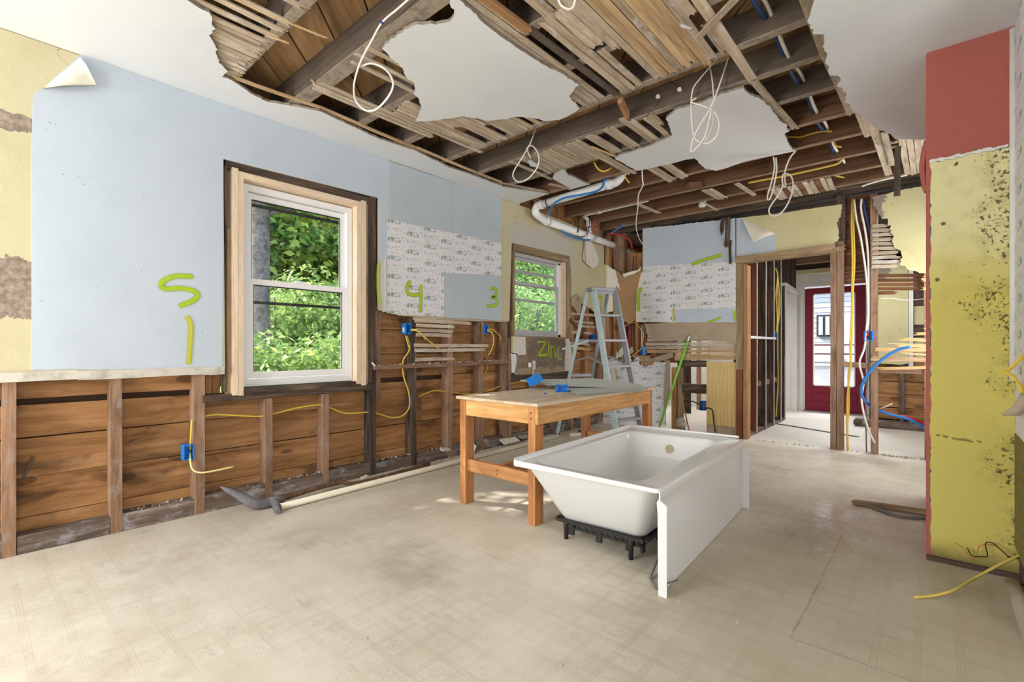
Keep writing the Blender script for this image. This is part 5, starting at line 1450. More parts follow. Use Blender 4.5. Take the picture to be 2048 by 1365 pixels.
# ---------------------------------------------------------------- pipes
def pvc_run(name, segs, r, label, mat='pvc', couplings=()):
    t = empty(name, segs[0][0], label, 'pipe')
    for s in segs: tube('pipe', s, r, MAT[mat], t, 16, len(s) > 2, n=6)
    for a, b, rr in couplings: tube('fitting', [a, b], rr, MAT['pvc'], t, 16, False)
    return t
RP = .046
e1 = Vector((-3.52, 4.44, 2.775)); e2 = Vector((-3.55, 4.56, 2.655))
x_end = Vector((-2.50, 4.41, 2.80))
wall_end = Vector((-3.55, 7.1, 2.590))
dp = pvc_run('drain_pipe', [[x_end + Vector((.115, 0, .16)), x_end + Vector((.113, 0, .10)), x_end + Vector((.085, 0, .04)), x_end + Vector((.04, 0, .008)), x_end + Vector((-.02, 0, 0)), x_end + Vector((-.1, 0, 0))],
                            [x_end + Vector((-.1, 0, 0)), e1 + Vector((.06, 0, 0))],
                            [e1 + Vector((.06, 0, 0)), e1 + Vector((.01, .003, -.004)), e1 + Vector((-.022, .01, -.035)), e1 + Vector((-.025, .02, -.085)), e2 + Vector((0, .02, -.0)), e2 + Vector((0, .08, -.012))],
                            [e2 + Vector((0, .08, -.012)), wall_end]], RP, 'thick white plastic drain pipe along the left wall under the ceiling',
             couplings=[(e1 + Vector((.05, 0, 0)), e1 + Vector((.09, 0, 0)), .053), (e2 + Vector((0, .08, -.011)), e2 + Vector((0, .13, -.013)), .053), (x_end + Vector((-.02, 0, 0)), x_end + Vector((-.07, 0, 0)), .053),
                        (Vector((-3.55, 5.52, 2.626)), Vector((-3.55, 5.74, 2.621)), .053)])
tube('primer_band', [e1 + Vector((-.0245, .014, -.050)), e1 + Vector((-.0255, .019, -.058))], .0475, MAT['pvc_mark'], dp, 16, False)
tube('primer_band', [Vector((-3.55, 5.505, 2.6265)), Vector((-3.55, 5.52, 2.626))], .0475, MAT['pvc_mark'], dp, 16, False)
bp = pvc_run('branch_pipe', [[Vector((-3.55, 5.63, 2.66)), Vector((-3.55, 5.60, 2.84))], [Vector((-3.55, 5.60, 2.84)), Vector((-3.50, 5.45, 2.87)), Vector((-3.2, 5.43, 2.875)), Vector((-2.6, 5.42, 2.885))]], .026, 'thinner white plastic pipe rising from the drain pipe in the corner',
             couplings=[(Vector((-3.55, 5.61, 2.77)), Vector((-3.55, 5.60, 2.82)), .032), (Vector((-3.55, 5.63, 2.665)), Vector((-3.55, 5.628, 2.70)), .034), (Vector((-3.32, 5.435, 2.873)), Vector((-3.25, 5.432, 2.874)), .031)])
tube('primer_band', [Vector((-3.55, 5.618, 2.735)), Vector((-3.55, 5.616, 2.75))], .0275, MAT['pvc_mark'], bp, 12, False)
p = ony(1405, 408, 5.92)
o = tube('capped_pipe', [p + Vector((0, .0, .18)), p + Vector((0, 0, .05)), p + Vector((0, -.01, -.03))], .042, MAT['pvc'], None, 14, False); tag(o, 'short white pipe end poking down between the joists above the back wall', 'pipe')
o = tube('pipe_strap', [Vector((-3.35, 4.385, 2.88)), Vector((-3.35, 4.388, 2.76)), Vector((-3.35, 4.44, 2.722))], .005, MAT['black'], None, 6); tag(o, 'black strap hooked round the drain pipe near its elbow', 'strap')
o = tube('pipe_strap', [Vector((-3.49, 5.28, 2.86)), Vector((-3.49, 5.27, 2.66)), Vector((-3.50, 5.26, 2.60))], .008, MAT['black'], None, 6); tag(o, 'thick black strap hanging straight beside the drain pipe', 'strap')
o = tube('pipe_strap', [Vector((-3.47, 5.50, 2.86)), Vector((-3.46, 5.48, 2.70)), Vector((-3.49, 5.42, 2.585)), Vector((-3.56, 5.36, 2.575)), Vector((-3.6, 5.34, 2.62))], .005, MAT['black'], None, 6); tag(o, 'thin black strap looped under the drain pipe', 'strap')

wp_ = tube('plastic_pipe', [Vector((-3.343, 1.415, .024)), Vector((-3.41, 3.1, .024)), Vector((-3.478, 4.80, .024))], .024, MAT['cream_pvc'], None, 14, False); tag(wp_, 'long cream plastic pipe lying on the floor along the left wall', 'pipe')
wp2 = tube('plastic_pipe', [Vector((-3.40, 4.95, .02)), Vector((-3.1, 5.6, .02))], .02, MAT['cream_pvc'], None, 12, False); tag(wp2, 'short pale pipe lying on the floor under the stepladder', 'pipe')
# ---------------------------------------------------------------- pickaxe
def make_pick():
    eye = onz(548, 1006, .03)
    t = empty('pickaxe', eye, 'rusty iron pickaxe lying on the floor against the left wall', 'pickaxe')
    tipA = onx(441, 974, XS + .06)
    pts = [tipA, onx(480, 993, XS + .16) , onz(512, 1009, .045), eye, onz(556, 1024, .02)]
    tube('head', pts, .03, MAT['iron'], t, 8, True, radii=[.006, .012, .018, .021, .024, .028, .031, .033, .034, .034, .036, .036, .036, .034, .033, .033, .034, .03, .026, .02], flat=.75)
    tube('eye_collar', [eye + Vector((-.012, -.03, .01)), eye + Vector((-.012, .07, .012))], .03, MAT['iron'], t, 10, False)
    tube('handle', [eye + Vector((-.014, .03, .012)), eye + Vector((-.06, .5, .02)), onz(720, 966, .025), onz(858, 929, .022)], .019, MAT['joist_brown'], t, 10, True, radii=[.022, .018, .017, .018, .02])
make_pick()
# ---------------------------------------------------------------- green pole, copper pipe, cord near the back wall
gp = empty('pole', (-2.735, 6.10, 0), 'bright green pole leaning against the back wall', 'pole')
g0, g1 = Vector((-2.745, 6.02, 0)), ony(1379, 672, 6.165)
d = (g1 - g0)
tube('shaft', [g0 + d * .03, g0 + d * .95], .014, MAT['green_pole'], gp, 10, False)
tube('tip', [g0 + d * .95, g1], .014, MAT['pvc'], gp, 10, False, radii=[.013, .006])
tube('ferrule', [g0, g0 + d * .03], .014, MAT['black'], gp, 10, False)
o = tube('copper_pipe', [ony(1361, 790, 6.24), ony(1371, 830, 6.24), ony(1381, 872, 6.2)], .009, MAT['copper'], None, 8, False); tag(o, 'bent copper pipe in the low opening of the back wall', 'pipe')
o = tube('power_cord', [ony(1372, 868, 6.3), ony(1362, 828, 6.3), ony(1362, 806, 6.3), ony(1380, 802, 6.3), ony(1404, 812, 6.28), ony(1411, 816, 6.21), ony(1424, 820, 6.19), ony(1428, 845, 6.18), ony(1431, 866, 6.16)], .008, MAT['cable_black'], None, 6); tag(o, 'black cord looping out of the low opening', 'cord')
elec_box(ony(1405, 812, 6.55), R_(0, 0, 10), 'blue junction box inside the low opening of the back wall', w=.075, h=.13)
o = empty('concrete_lump', ony(1360, 845, 6.1), 'broken lump of grey plaster at the foot of the low opening', 'rubble')
def lump(name, c, s, mat, parent=None, n=3, sq=(1, 1, 1)):
    import bmesh
    bm = bmesh.new(); bmesh.ops.create_icosphere(bm, subdivisions=2, radius=1)
    sd = random.uniform(0, 50)
    V = [Vector(c) + Vector((v.co.x * sq[0], v.co.y * sq[1], v.co.z * sq[2])) * s * (1 + .55 * mnoise.noise(v.co * 1.6 + Vector((sd, 0, 0)))) for v in bm.verts]
    bm.verts.ensure_lookup_table(); F = [tuple(v.index for v in f.verts) for f in bm.faces]; bm.free()
    return mesh_obj(name, V, F, mat, parent)
lump('lump', ony(1361, 846, 6.1), .07, MAT['debris'], o, sq=(1.1, .6, .9))

# ---------------------------------------------------------------- outlets and cables on the left wall
BL = R_(0, 0, 90)    # opening towards +x
def cable(name, pts, r, mat, label, parts=(), sides=7, flat=1.0, group=None, n=5):
    o = tube(name, pts, r, MAT[mat], None, sides, True, n=n, flat=flat)
    cat = 'pipe' if name.endswith('pipe') else 'wire' if name.endswith('wire') else 'conduit' if name.endswith('conduit') else 'cable'
    return tag(o, label, cat, group)
c = onx(377, 905, XS + .0)
elec_box((XS + .012, c.y + .0, c.z), BL, 'blue junction box on the stud left of the large window', w=.058, h=.098, d=.068)
X0 = XS + .004
cable('yellow_cable', [onx(384, 840, X0), onx(382, 870, X0), onx(381, 890, X0 - .02), onx(381, 900, X0 - .03)], .006, 'romex_yellow', 'short yellow cable dropping into the lowest blue box')
cable('yellow_cable', [onx(380, 905, X0 - .03), onx(381, 925, X0 + .02), onx(386, 940, X0 + .05), onx(402, 946, X0 + .07), onx(430, 942, X0 + .08), onx(467, 934, X0 + .08)], .006, 'romex_yellow_light', 'pale yellow cable sticking out of the lowest blue box')
c = onx(818, 658, XS)
b_, part_ = elec_box((XS + .012, c.y - .012, c.z), BL, 'blue junction box with a white sticker on the stud right of the large window', w=.062, h=.098, d=.07)
part_('sticker', (-.0318, -.0312), (.025, .05), (-.03, .012), MAT['box_label'])
c = onx(972, 659, XS)
elec_box((XS + .012, c.y, c.z), BL, 'blue junction box nearest the small window', w=.052, h=.098, d=.066)
XC = XS - .032
cable('yellow_cable', [onx(407, 833, XC), onx(435, 829.5, XC), onx(480, 832, XC), onx(523, 833, XC), onx(548, 828, XC), onx(597, 816, XC), onx(639, 810, XC), onx(660, 816, XC), onx(692, 827, XC), onx(737, 825, XC), onx(756, 828, XC), onx(786, 836, XC), onx(808, 830, XC), onx(819, 812, XC), onx(817, 784, XC + .03), onx(807, 752, XC + .045), onx(806, 722, XC + .045), onx(819, 699, XC + .045), onx(814, 672, XC + .03)], .0065, 'romex_yellow', 'yellow cable running through the studs under the large window up to the stickered box')
cable('yellow_cable', [onx(811, 671, XC + .04), onx(816, 690, XC + .045), onx(820, 700, XC + .046)], .005, 'romex_yellow', 'second yellow cable entering the stickered box from below')
cable('yellow_cable', [onx(821, 660, XS), onx(832, 660, XS + .04), onx(845, 670, XS + .05), onx(860, 684, XS + .05), onx(879, 698, XS + .05)], .006, 'romex_yellow', 'longer yellow cable end hanging out of the stickered box')
cable('yellow_cable', [onx(821, 661, XS), onx(834, 662, XS + .045), onx(844, 670, XS + .055), onx(852, 680, XS + .055)], .006, 'romex_yellow', 'shorter yellow cable end hanging out of the stickered box')
cable('yellow_cable', [onx(974, 662, XS), onx(982, 664, XS + .03), onx(987, 674, XS + .04), onx(986, 692, XS + .04), onx(977, 711, XS + .04)], .006, 'romex_yellow', 'longer yellow cable end hanging from the box nearest the small window')
cable('yellow_cable', [onx(974, 660, XS), onx(984, 659, XS + .03), onx(993, 666, XS + .03), onx(1000, 673, XS + .03), onx(1001, 680, XS + .03)], .005, 'romex_yellow', 'shorter yellow cable end hanging from the box nearest the small window')
cable('yellow_cable', [onx(836, 794, XC), onx(850, 788, XC), onx(870, 782, XC), onx(905, 785, XC), onx(940, 789, XC), onx(975, 782, XC), onx(1000, 773, XC), onx(1005, 771, XC)], .0055, 'romex_yellow', 'yellow cable running through the studs behind the work table')
cable('yellow_cable', [onx(969, 705, XC), onx(973, 716, XC), onx(975, 735, XC), onx(968, 752, XC)], .004, 'romex_yellow', 'thin yellow wire behind the stud under the box nearest the small window')
cable('yellow_cable', [onx(1022, 768, XC + .04), onx(1040, 764, XC + .05), onx(1055, 763, XC + .05)], .0045, 'romex_yellow', 'yellow cable peeping out below the small window')
# old outlet on the grey-brown panel
ol = empty('outlet', onx(1068, 731, XS + .03), 'old white outlet hanging on the grey-brown panel under the small window', 'outlet')
board('plate', onx(1068, 722, XS + .028), onx(1068, 739, XS + .028), .055, .012, (1, .2, 0), MAT['white_trim'], ol)
board('body', onx(1060, 726, XS + .045), onx(1060, 735, XS + .045), .03, .03, (1, .2, 0), MAT['white_trim'], ol)
tube('wire', [onx(1066, 738, XS + .035), onx(1066, 748, XS + .035), onx(1066, 752, XS + .035)], .005, MAT['paper_back'], ol, 6, False)
tube('wire', [onx(1066, 750, XS + .035), onx(1066, 760, XS + .035)], .005, MAT['orange_wire'], ol, 6, False)
# corner boxes and risers
elec_box(onx(1190, 676, XS + .01), BL, 'blue junction box behind the stepladder', w=.05, h=.10)
elec_box(ony(1283, 702, YS - .02) , R_(0, 0, -35), 'dark blue junction box at the edge of the open bay in the back wall', w=.06, h=.12)
Y2 = YS + .05
for u, r in ((1250, .011), (1257.5, .011)): tag(tube('red_riser', [ony(u + 1, 648, Y2), ony(u, 690, Y2), ony(u - 1.5, 735, Y2)], r, MAT['pex_red'], None, 8), 'upright red water pipe in the open bay, ' + ('left one' if u == 1250 else 'right one'), 'pipe')
tag(tube('blue_riser', [ony(1262, 648, Y2), ony(1263, 690, Y2), ony(1263, 735, Y2)], .009, MAT['cable_blue'], None, 8), 'upright blue water pipe in the open bay right of the red ones', 'pipe')
tag(tube('white_riser', [ony(1284, 650, Y2 + .02), ony(1284, 720, Y2 + .02)], .016, MAT['pvc'], None, 10, False), 'upright white plastic pipe behind the edge of the open bay', 'pipe')
cable('yellow_cable', [ony(1244, 658, YS - .01), ony(1252, 652, YS - .02), ony(1262, 645, YS - .03), ony(1272, 647, YS - .03), ony(1280, 657, YS - .03), ony(1287, 668, YS - .02), ony(1284, 690, YS - .02)], .006, 'romex_yellow', 'yellow cable arching over the open bay')
cable('yellow_cable', [ony(1285, 695, YS - .03), ony(1278, 702, YS - .04), ony(1266, 711, YS - .05), ony(1252, 720, YS - .06)], .006, 'romex_yellow', 'yellow cable slanting down across the open bay')
cable('blue_pipe', [ony(1268, 512, Y2), ony(1266, 530, Y2), ony(1264, 552, Y2)], .01, 'cable_blue', 'blue pipe in the dark hole beside the blue wallpaper')
cable('red_pipe', [Vector((-3.42, 5.56, 2.83)), Vector((-3.43, 5.58, 2.72)), Vector((-3.44, 5.6, 2.62))], .009, 'pex_red', 'short red water pipe dropping beside the branch pipe')
cable('red_pipe', [Vector((-3.36, 5.78, 2.66)), Vector((-3.25, 5.95, 2.65)), Vector((-3.15, 6.02, 2.58)), Vector((-3.12, 6.03, 2.46))], .010, 'pex_red', 'red water pipe bending down into the corner hole')
cable('blue_pipe', [ony(1250, 448, 5.75), ony(1238, 456, 5.75), ony(1222, 467, 5.75)], .010, 'pex_blue', 'short straight blue water pipe in the far corner')
cable('blue_pipe', [Vector((-2.52, 4.36, 2.86)), onz(1209, 362, 2.74), onz(1203, 376, 2.715), onz(1189, 384, 2.715), onz(1162, 390, 2.715), onz(1129, 396, 2.715), onz(1110, 406, 2.70), onx(1101, 418, -3.43), onx(1097, 432, -3.47)], .012, 'pex_blue', 'blue water pipe strapped along the drain pipe', n=7)
cable('blue_pipe', [onx(1118, 458, -3.56), onx(1130, 467, -3.54), onx(1145, 474, -3.52), onx(1166, 480, -3.52), onx(1181, 479.5, -3.54)], .012, 'pex_blue', 'blue water pipe sagging below the drain pipe')

# ---------------------------------------------------------------- cables in the ceiling
cable('white_cable', [ony(822, -6, 1.44), ony(795, 18, 1.43), ony(764, 45, 1.42), ony(743, 82, 1.42), ony(720, 126, 1.41), ony(708, 170, 1.41), ony(712, 202, 1.40), ony(732, 221, 1.40), ony(755, 217, 1.40), ony(779, 190, 1.40), ony(786, 164, 1.40), ony(770, 138, 1.41), ony(743, 127, 1.42), ony(724, 132, 1.44)], .0052, 'romex_white', 'white cable with a large loop hanging beside the nearest big joist')
pb = ony(764, 45, 1.42); tag(tube('cable_tie', [pb + Vector((-.004, 0, -.004)), pb + Vector((.004, 0, .004))], .0085, plain('blue_tape', (40, 60, 150), .5), None, 8, False), 'blue tape mark on the looped white cable', 'tape')
cable('white_cable', [onz(1118, -14, 2.75), onz(1117, 0, 2.72), onz(1124, 12, 2.70), onz(1137, 18.5, 2.69), onz(1146, 14, 2.70), onz(1150, 0, 2.72), onz(1151, -14, 2.75)], .0055, 'romex_white', 'small white cable loop at the top edge between laths')
YC = 3.20
cable('white_cable', [ony(1073, 252, 3.24), ony(1067, 270, YC), ony(1059, 290, YC), ony(1041, 321, YC), ony(1029, 340, YC), ony(1026, 353, YC), ony(1035, 363.5, YC), ony(1049, 362, YC), ony(1066, 348, YC), ony(1077, 328, YC), ony(1077, 310, YC), ony(1070, 297, YC), ony(1062, 291, YC), ony(1054, 297, YC + .02), ony(1057, 307, YC + .03), ony(1061, 316, YC + .03)], .0055, 'romex_white', 'white cable tied in a drop-shaped loop under the middle joist')
YC = 3.21
cable('white_cable', [ony(1445, 108, 3.26), ony(1422, 132, YC), ony(1397, 161, YC), ony(1385, 181, YC), ony(1382, 219, YC), ony(1386, 264, YC), ony(1393, 281, YC), ony(1413, 287, YC), ony(1430, 276, YC), ony(1438, 255, YC), ony(1435, 235, YC), ony(1422, 219, YC), ony(1400, 210, YC), ony(1386, 206, YC - .02), ony(1382, 203, YC - .03), ony(1393, 196, YC - .03)], .0048, 'romex_white', 'left strand of the white cable bundle hanging over the second plaster patch')
cable('white_cable', [ony(1459, 108, 3.26), ony(1442, 161, YC), ony(1422, 213, YC - .01), ony(1397, 255, YC - .01), ony(1385, 281, YC - .01), ony(1382, 303, YC - .01), ony(1393, 296, YC - .02), ony(1409, 274, YC - .02), ony(1420, 232, YC - .02), ony(1423, 215, YC - .02)], .0048, 'romex_white', 'right strand of the white cable bundle hanging over the second plaster patch')
cable('white_cable', [ony(1414, 120, 3.26), ony(1422, 145, YC + .02), ony(1427, 193, YC + .02), ony(1424, 251, YC + .02), ony(1409, 284, YC + .02)], .0042, 'romex_white', 'middle strand of the white cable bundle hanging over the second plaster patch')
YC = 4.62
cable('white_cable', [ony(1547, 314, YC), ony(1549, 335, YC), ony(1543, 364, YC), ony(1535, 392, YC), ony(1537.5, 400, YC), ony(1545, 384, YC), ony(1553, 343, YC), ony(1552, 316, YC)], .0062, 'romex_white', 'narrow white cable loop hanging below the edge of the second plaster patch')
cable('white_cable', [ony(1592, 301, YC), ony(1579, 318, YC), ony(1569, 347, YC), ony(1571, 372, YC - .02), ony(1566, 371, YC - .03), ony(1565, 351, YC - .03), ony(1575, 348, YC), ony(1584, 356, YC), ony(1586, 376, YC), ony(1579, 400, YC), ony(1567, 421, YC), ony(1551, 432, YC), ony(1539, 427, YC), ony(1540, 414, YC), ony(1558, 388, YC), ony(1566, 371, YC)], .0062, 'romex_white', 'wide white cable loop hanging before the back wall')
cable('white_cable', [onz(1284, 340, 2.78), ony(1285, 360, 4.26), ony(1286, 371, 4.3), ony(1277, 390, 4.4), ony(1275.5, 416, 4.6), ony(1272, 451, 5.0), ony(1277, 474, 5.5), ony(1284, 487, 5.9), ony(1294, 498, 6.12)], .0055, 'romex_white', 'single white cable hanging down to the blue wallpaper of the back wall')
for dx, mt, lb in ((-.012, 'cable_blue', 'blue'), (.016, 'romex_white', 'white')):
    cable(lb + '_cable', [Vector((-.68 + dx, y, 2.88 + .022 * math.sin(y * 7 + dx * 60))) for y in np.arange(2.2, 5.7, .11)], .011, mt, lb + ' cable running through the joists on the right', n=3)
YJ = 4.65
cable('yellow_cable', [ony(1574, 275, YJ), ony(1588, 274, YJ), ony(1602, 274, YJ), ony(1625, 267, YJ), ony(1645, 263, YJ), ony(1661, 263, YJ), ony(1664, 262, YJ + .03)], .008, 'romex_yellow', 'yellow cable on the joist right of the second plaster patch')
YJ = 5.15
cable('yellow_cable', [ony(1497, 366, YJ), ony(1532, 359, YJ), ony(1560, 354, YJ), ony(1594, 347, YJ), ony(1625, 340, YJ), ony(1655, 333, YJ), ony(1676, 327, YJ), ony(1686, 318, YJ)], .009, 'romex_yellow', 'long yellow cable stapled along a joist before the back wall')
cable('yellow_cable', [onz(1667, 350, 2.84), onz(1678, 353, 2.86), onz(1688, 355, 2.88)], .009, 'romex_yellow', 'short yellow cable entering the last joist')
cable('yellow_cable', [ony(1668, 285, 4.68), ony(1672, 292, 4.68), ony(1683, 294, 4.70)], .008, 'romex_yellow', 'bent bit of yellow cable between the joists on the right')
cable('white_cable', [ony(1724, 373, 6.02), ony(1740, 367, 6.0), ony(1775, 358, 5.98), ony(1815, 350, 5.98)], .009, 'romex_white', 'white cable end lying along the wall top on the right')
cable('yellow_cable', [onz(1188, 325, 2.84), onz(1196, 338, 2.80), onz(1207, 343, 2.78), onz(1216, 340, 2.79), onz(1224, 335, 2.83)], .008, 'romex_yellow', 'yellow cable sagging between the laths over the drain pipe')
cable('yellow_cable', [onz(1248, 350, 2.79), onz(1254, 360, 2.76), onz(1259, 366, 2.74)], .007, 'romex_yellow', 'torn yellow cable end below the second plaster patch')
# nail heads with wire on the middle joist
for u, v, lb, q in ((1360, 180, 'white knob insulator on the middle joist, right one', (1326, 162)), (1317, 194, 'white knob insulator on the middle joist, left one', (1310, 215))):
    p = ony(u, v, 3.262)
    k = empty('knob_insulator', p, lb, 'insulator')
    tube('knob', [p + Vector((0, .012, 0)), p + Vector((0, -.014, 0))], .013, MAT['pvc'], k, 10, False, radii=[.011, .015])
    tube('wire', [p, ony((u + q[0]) / 2 + 5, (v + q[1]) / 2 - 4, 3.262), ony(q[0], q[1], 3.264)], .002, MAT['cable_black'], k, 5)

# ---------------------------------------------------------------- cables in the doorway wall
YV = YS + .03
cable('yellow_cable', [ony(1705, 398, YV), ony(1703, 450, YV), ony(1705, 520, YV), ony(1704, 570, YV), ony(1703, 640, YV), ony(1700, 690, YV), ony(1701, 730, YV), ony(1695, 790, YV), ony(1694, 840, YV), ony(1695, 900, YV)], .009, 'romex_yellow', 'left of the two yellow cables hanging in the stud bay right of the doorway')
cable('yellow_cable', [ony(1709, 398, YV), ony(1707, 450, YV), ony(1709, 520, YV), ony(1706, 580, YV), ony(1705, 640, YV), ony(1703, 690, YV), ony(1702, 730, YV), ony(1697, 750, YV), ony(1698, 810, YV), ony(1695, 850, YV), ony(1696, 905, YV)], .009, 'romex_yellow', 'right of the two yellow cables hanging in the stud bay right of the doorway')
cable('white_cable', [ony(1708, 400, YV - .02), ony(1713, 440, YV - .02), ony(1722, 480, YV - .02), ony(1732, 550, YV - .02), ony(1736, 620, YV - .02), ony(1733, 655, YV - .02), ony(1729, 695, YV - .03), ony(1720, 720, YV - .04), ony(1720, 735, YV - .05), ony(1727, 765, YV - .04), ony(1723, 795, YV - .04), ony(1727, 825, YV - .04), ony(1737, 860, YV - .05), ony(1750, 887, YV - .06)], .010, 'romex_white', 'long white cable snaking down past the small box in the doorway wall')
cable('white_cable', [ony(1723, 398, YV - .02), ony(1722, 420, YV - .02), ony(1730, 460, YV - .02), ony(1736, 510, YV - .02), ony(1737, 570, YV - .02), ony(1737, 640, YV - .02), ony(1734, 660, YV - .02)], .010, 'romex_white', 'second white cable dropping into the small box in the doorway wall')
cable('grey_cable', [ony(1735, 690, YV), ony(1736, 740, YV), ony(1733, 780, YV), ony(1732, 830, YV), ony(1733, 905, YV)], .007, 'cable_grey', 'grey cable hanging below the small box in the doorway wall')
cable('blue_cable', [ony(1725, 398, YV), ony(1732, 430, YV), ony(1742, 470, YV)], .012, 'cable_blue', 'blue cable at the top of the stud bay right of the doorway')
elec_box(ony(1736, 672, YS - .02), R_(0, 0, -12), 'dark blue junction box with red wires on the stud right of the doorway', w=.075, h=.10)
cable('red_wire', [ony(1733, 664, YS - .03), ony(1737, 668, YS - .035), ony(1733, 674, YS - .035), ony(1735, 680, YS - .03)], .005, 'pex_red', 'curl of red wire in the box right of the doorway')
cable('blue_pipe', [ony(1820, 694, YS - .16), ony(1796, 700, YS - .14), ony(1770, 715, YS - .12), ony(1745, 737, YS - .10), ony(1727, 763, YS - .08), ony(1722, 785, YS - .05), ony(1730, 802, YS + .02), ony(1744, 815, YS + .10), ony(1760, 823, YS + .16), ony(1790, 832, YS + .2), ony(1820, 840, YS + .2), ony(1856, 860, YS + .2)], .015, 'pex_blue', 'long blue water pipe arching out of the stud wall on the right', n=7)
cable('red_pipe', [ony(1796, 833, YS + .22), ony(1820, 836, YS + .22), ony(1858, 853, YS + .22)], .015, 'pex_red', 'red water pipe lying beside the blue one behind the studs')
cable('white_cable', [ony(1757, 598, YS + .13), ony(1785, 597, YS + .13), ony(1810, 601, YS + .13), ony(1855, 598, YS + .13)], .0048, 'romex_white', 'thin white cable stretched across the yellow plaster of the passage')
cable('white_cable', [ony(1758, 819, YS + .1), ony(1785, 808, YS + .1)], .0048, 'romex_white', 'stub of white cable behind the right-hand stud')
cable('grey_cable', [onz(1530, 845, .008), onz(1580, 852, .008), onz(1640, 862, .008), onz(1690, 870, .008), onz(1718, 874, .008)], .007, 'cable_grey', 'dark cable lying across the hall floor')
# hall: bundle of yellow cables and the box on its studs
yb = onx(1553, 600, -1.70).y
for i, du in enumerate((0, 3, 6)):
    cable('yellow_cable', [onx(1551, 537, -1.70), onx(1555, 550, -1.70), onx(1552 + du, 585, -1.70), onx(1553 + du, 610, -1.70), onx(1554 + du * .5, 640, -1.70), onx(1555, 700, -1.70) if i == 1 else onx(1553, 665, -1.70)] + ([onx(1556, 760, -1.70), onx(1554, 800, -1.70), onx(1552, 834, -1.70)] if i == 1 else []), .009, 'romex_yellow', ('left', 'long middle', 'right')[i] + ' strand of the yellow cable bundle on the hall studs')
elec_box(onx(1552, 671, -1.71), R_(0, 0, 90), 'bright blue junction box on the hall studs', w=.09, h=.13, d=.07)
# floor things on the right
def fboard(label): pass
p0, p1 = onz(1708, 1004, .02), onz(1860, 1026, .02)
st = board('wood_strip', p0, p1, .055, .024, (0, 0, 1), MAT['casing'], None, rag=(.015, 0), seg=4, warp=.002); tag(st, 'old painted wood strip lying on the floor by the right wall end', 'wood strip')
cable('flexible_conduit', [onz(1742, 1014, .012), onz(1760, 1020, .012), onz(1790, 1031, .012), onz(1825, 1036, .012), onz(1858, 1037, .012)], .010, 'cable_grey', 'dark flexible conduit lying beside the wood strip on the floor', n=5)
# near cable end and thin wires by the pier
a0 = onz(1829, 1195, .006)
cable('yellow_cable', [a0, onz(1862, 1193, .01), onz(1905, 1182, .03), ony(1950, 1157, 3.05), ony(2000, 1130, 3.12), ony(2060, 1102, 3.2)], .0062, 'romex_yellow_mid', 'yellow cable end reaching across the floor from the right wall')
cable('black_wire', [ony(1934, 1096, 3.29), ony(1944, 1112, 3.28), ony(1962, 1114, 3.28), ony(1975, 1112, 3.28), ony(1971, 1088, 3.28), ony(1985, 1087, 3.28), ony(2005, 1103, 3.28), ony(2022, 1117, 3.28), ony(2050, 1117, 3.30)], .0025, 'cable_black', 'thin black wire curling in front of the yellow wall end')
cable('orange_wire', [ony(1910, 1086, 3.29), ony(1930, 1100, 3.28), ony(1942, 1118, 3.28), ony(1953, 1112, 3.28), ony(1958, 1094, 3.28), ony(1972, 1090, 3.28), ony(1990, 1092, 3.28), ony(2015, 1112, 3.28), ony(2045, 1119, 3.30)], .0018, 'orange_wire', 'thin orange wire curling in front of the yellow wall end')
# flake of plaster curling off at the right edge
fk = empty('plaster_flake', ony(2030, 770, 3.0), 'curled flake of yellow plaster sticking out at the right edge of the picture', 'flake')
def ribbon(name, P, Q, mat, parent, th=.004):
    n = len(P); V = [Vector(p) for p in P] + [Vector(q) for q in Q]; k = 2 * n
    nrm = (V[1] - V[0]).cross(V[n] - V[0]).normalized()
    V += [v + nrm * th for v in V]
    F = []
    for i in range(n - 1): F += [(i, i + 1, n + i + 1, n + i), (k + i + 1, k + i, k + n + i, k + n + i + 1), (i + 1, i, k + i, k + i + 1), (n + i, n + i + 1, k + n + i + 1, k + n + i)]
    F += [(0, n, k + n, k), (n - 1, k + n - 1, k + 2 * n - 1, 2 * n - 1)]
    return mesh_obj(name, V, F, mat, parent, smooth=True)
yf = 3.02
ribbon('upper_curl', [ony(2050, 705, yf), ony(2035, 718, yf), ony(2020, 735, yf), ony(2010, 742, yf)], [ony(2052, 714, yf), ony(2042, 722, yf), ony(2030, 733, yf), ony(2021, 743, yf)], MAT['yellow_flake'], fk)
ribbon('middle_curl', [ony(2004, 744, yf), ony(2014, 742, yf), ony(2030, 750, yf), ony(2044, 770, yf), ony(2056, 790, yf)], [ony(2005, 746, yf), ony(2020, 751, yf), ony(2032, 766, yf), ony(2042, 790, yf), ony(2050, 812, yf)], MAT['yellow_flake'], fk)
ribbon('lower_curl', [ony(2041, 785, yf), ony(2034, 800, yf), ony(2022, 815, yf), ony(2002, 829, yf)], [ony(2058, 800, yf), ony(2056, 818, yf), ony(2040, 832, yf), ony(2006, 832, yf)], MAT['tan_board'], fk)
